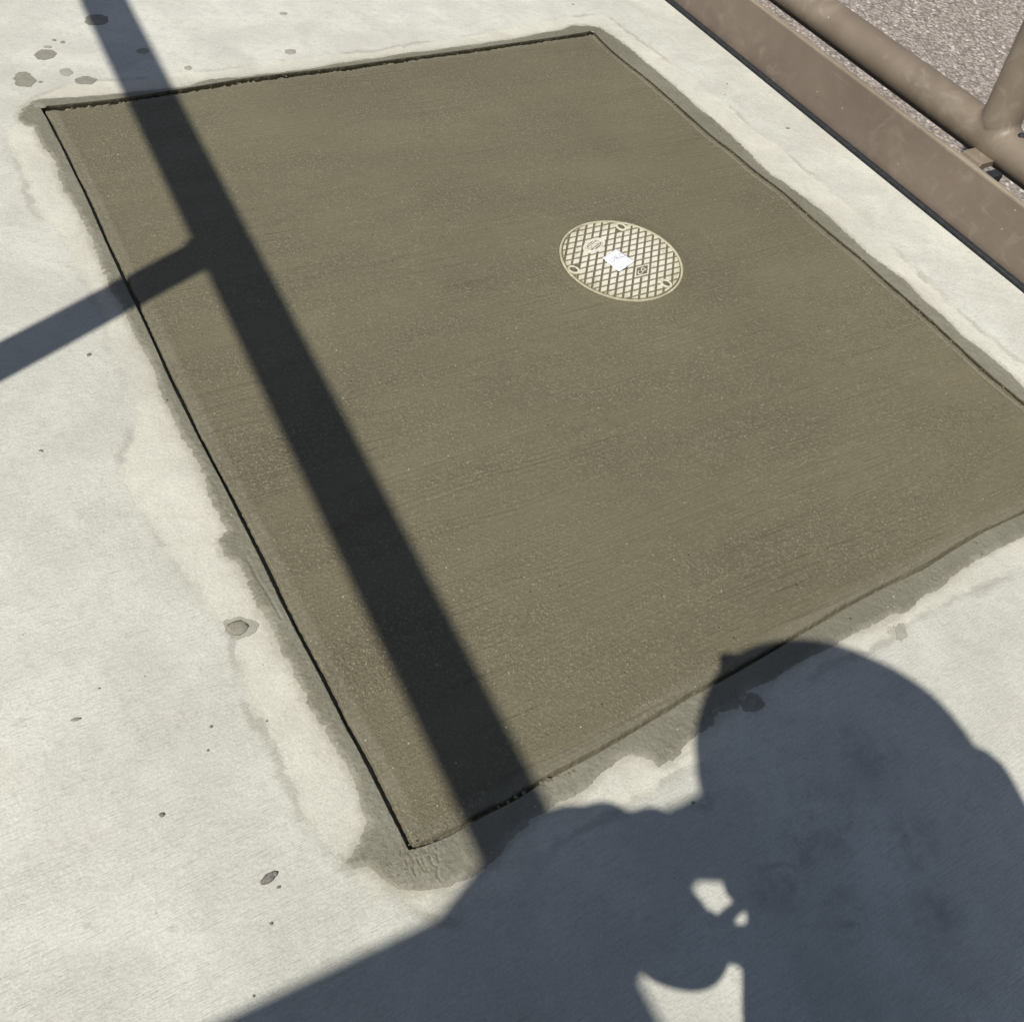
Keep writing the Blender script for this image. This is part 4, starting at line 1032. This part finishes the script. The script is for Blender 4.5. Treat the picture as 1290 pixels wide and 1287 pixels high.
# head details
face_dir = (lens-head); face_dir.z = -.12; face_dir.normalize(); fs = face_dir.cross(Vector((0, 0, 1))).normalized(); fu = fs.cross(face_dir)
def blob_bm(bm, c, r):
    g = bmesh.ops.create_uvsphere(bm, u_segments=14, v_segments=8, radius=1)['verts']
    for v in g: v.co = c+fs*v.co.x*r[0]+face_dir*v.co.y*r[1]+fu*v.co.z*r[2]
fc = head+Vector((0, 0, -.005))
hd = .083
def feature(name, c, r, mat):
    b = bmesh.new(); blob_bm(b, c, r); child_at_origin(link(name, bm_mesh(name, b), mat, smooth=True), person)
feature('nose', fc+face_dir*hd+fu*-.015, (.012, .022, .020), M['skin'])
feature('mouth', fc+face_dir*(hd-.008)-fu*.055, (.024, .012, .007), M['skin'])
for sgn in (-1, 1):
    feature('ear', fc+fs*sgn*.084+fu*-.01, (.010, .018, .030), M['skin'])
    feature('eye', fc+fs*sgn*.032+face_dir*(hd-.006)+fu*.012, (.012, .009, .008), M['paper'])
# wide sun hat
hm = bmesh.new(); hc = Vector((*(np.array([.629, .646])-shift*1.64), 1.64)); rows = []
prof = [(.0, .115), (.045, .113), (.082, .098), (.098, .06), (.104, .01), (.150, -.002), (.21, -.008), (.260, -.004), (.261, -.008), (.21, -.013), (.12, -.008), (.095, .0)]
tilt = Matrix.Rotation(.10, 3, fx_)
for r, z in prof:
    row = []
    for k in range(64):
        t = 2*math.pi*k/64; rr_ = r*(1+(.03*math.sin(3*t+1) if r > .12 else 0)); rr_ *= 1+(.022*mnoise.noise(Vector((math.cos(t)*2.2, math.sin(t)*2.2, 4)))+.008*mnoise.noise(Vector((math.cos(t)*7, math.sin(t)*7, 9))) if r > .12 else 0); v = Vector((rr_*math.cos(t), rr_*math.sin(t), z+(.012*math.sin(2*t) if r > .12 else 0)))
        row.append(hm.verts.new(hc+tilt@v))
    rows.append(row)
for i in range(len(rows)-1):
    for k in range(64):
        if i == 0: pass
        hm.faces.new((rows[i][k], rows[i][(k+1) % 64], rows[i+1][(k+1) % 64], rows[i+1][k]))
bmesh.ops.remove_doubles(hm, verts=hm.verts, dist=.0005); bmesh.ops.recalc_face_normals(hm, faces=hm.faces)
o = link('sun_hat', bm_mesh('sun_hat', hm), M['hat'], smooth=True); child_at_origin(o, person)
# unseen pouch shape added at the hip to fill out the cast shadow
pb = bmesh.new(); pc_ = SP((862, 1191), .95); bmesh.ops.create_uvsphere(pb, u_segments=28, v_segments=18, radius=1.)
for v in pb.verts:
    k = 1+.05*mnoise.noise(v.co*1.6); q_ = v.co; v.co = Vector((math.copysign(abs(q_.x)**.8, q_.x)*.068*k, math.copysign(abs(q_.y)**.8, q_.y)*.045, math.copysign(abs(q_.z)**.75, q_.z)*.052*k))+pc_
po = link('shadow_pouch', bm_mesh('shadow_pouch', pb), M['boot'], smooth=True); tag(po, 'unseen brown pouch shape added at the hip to fill out the shadow of the person', 'pouch')
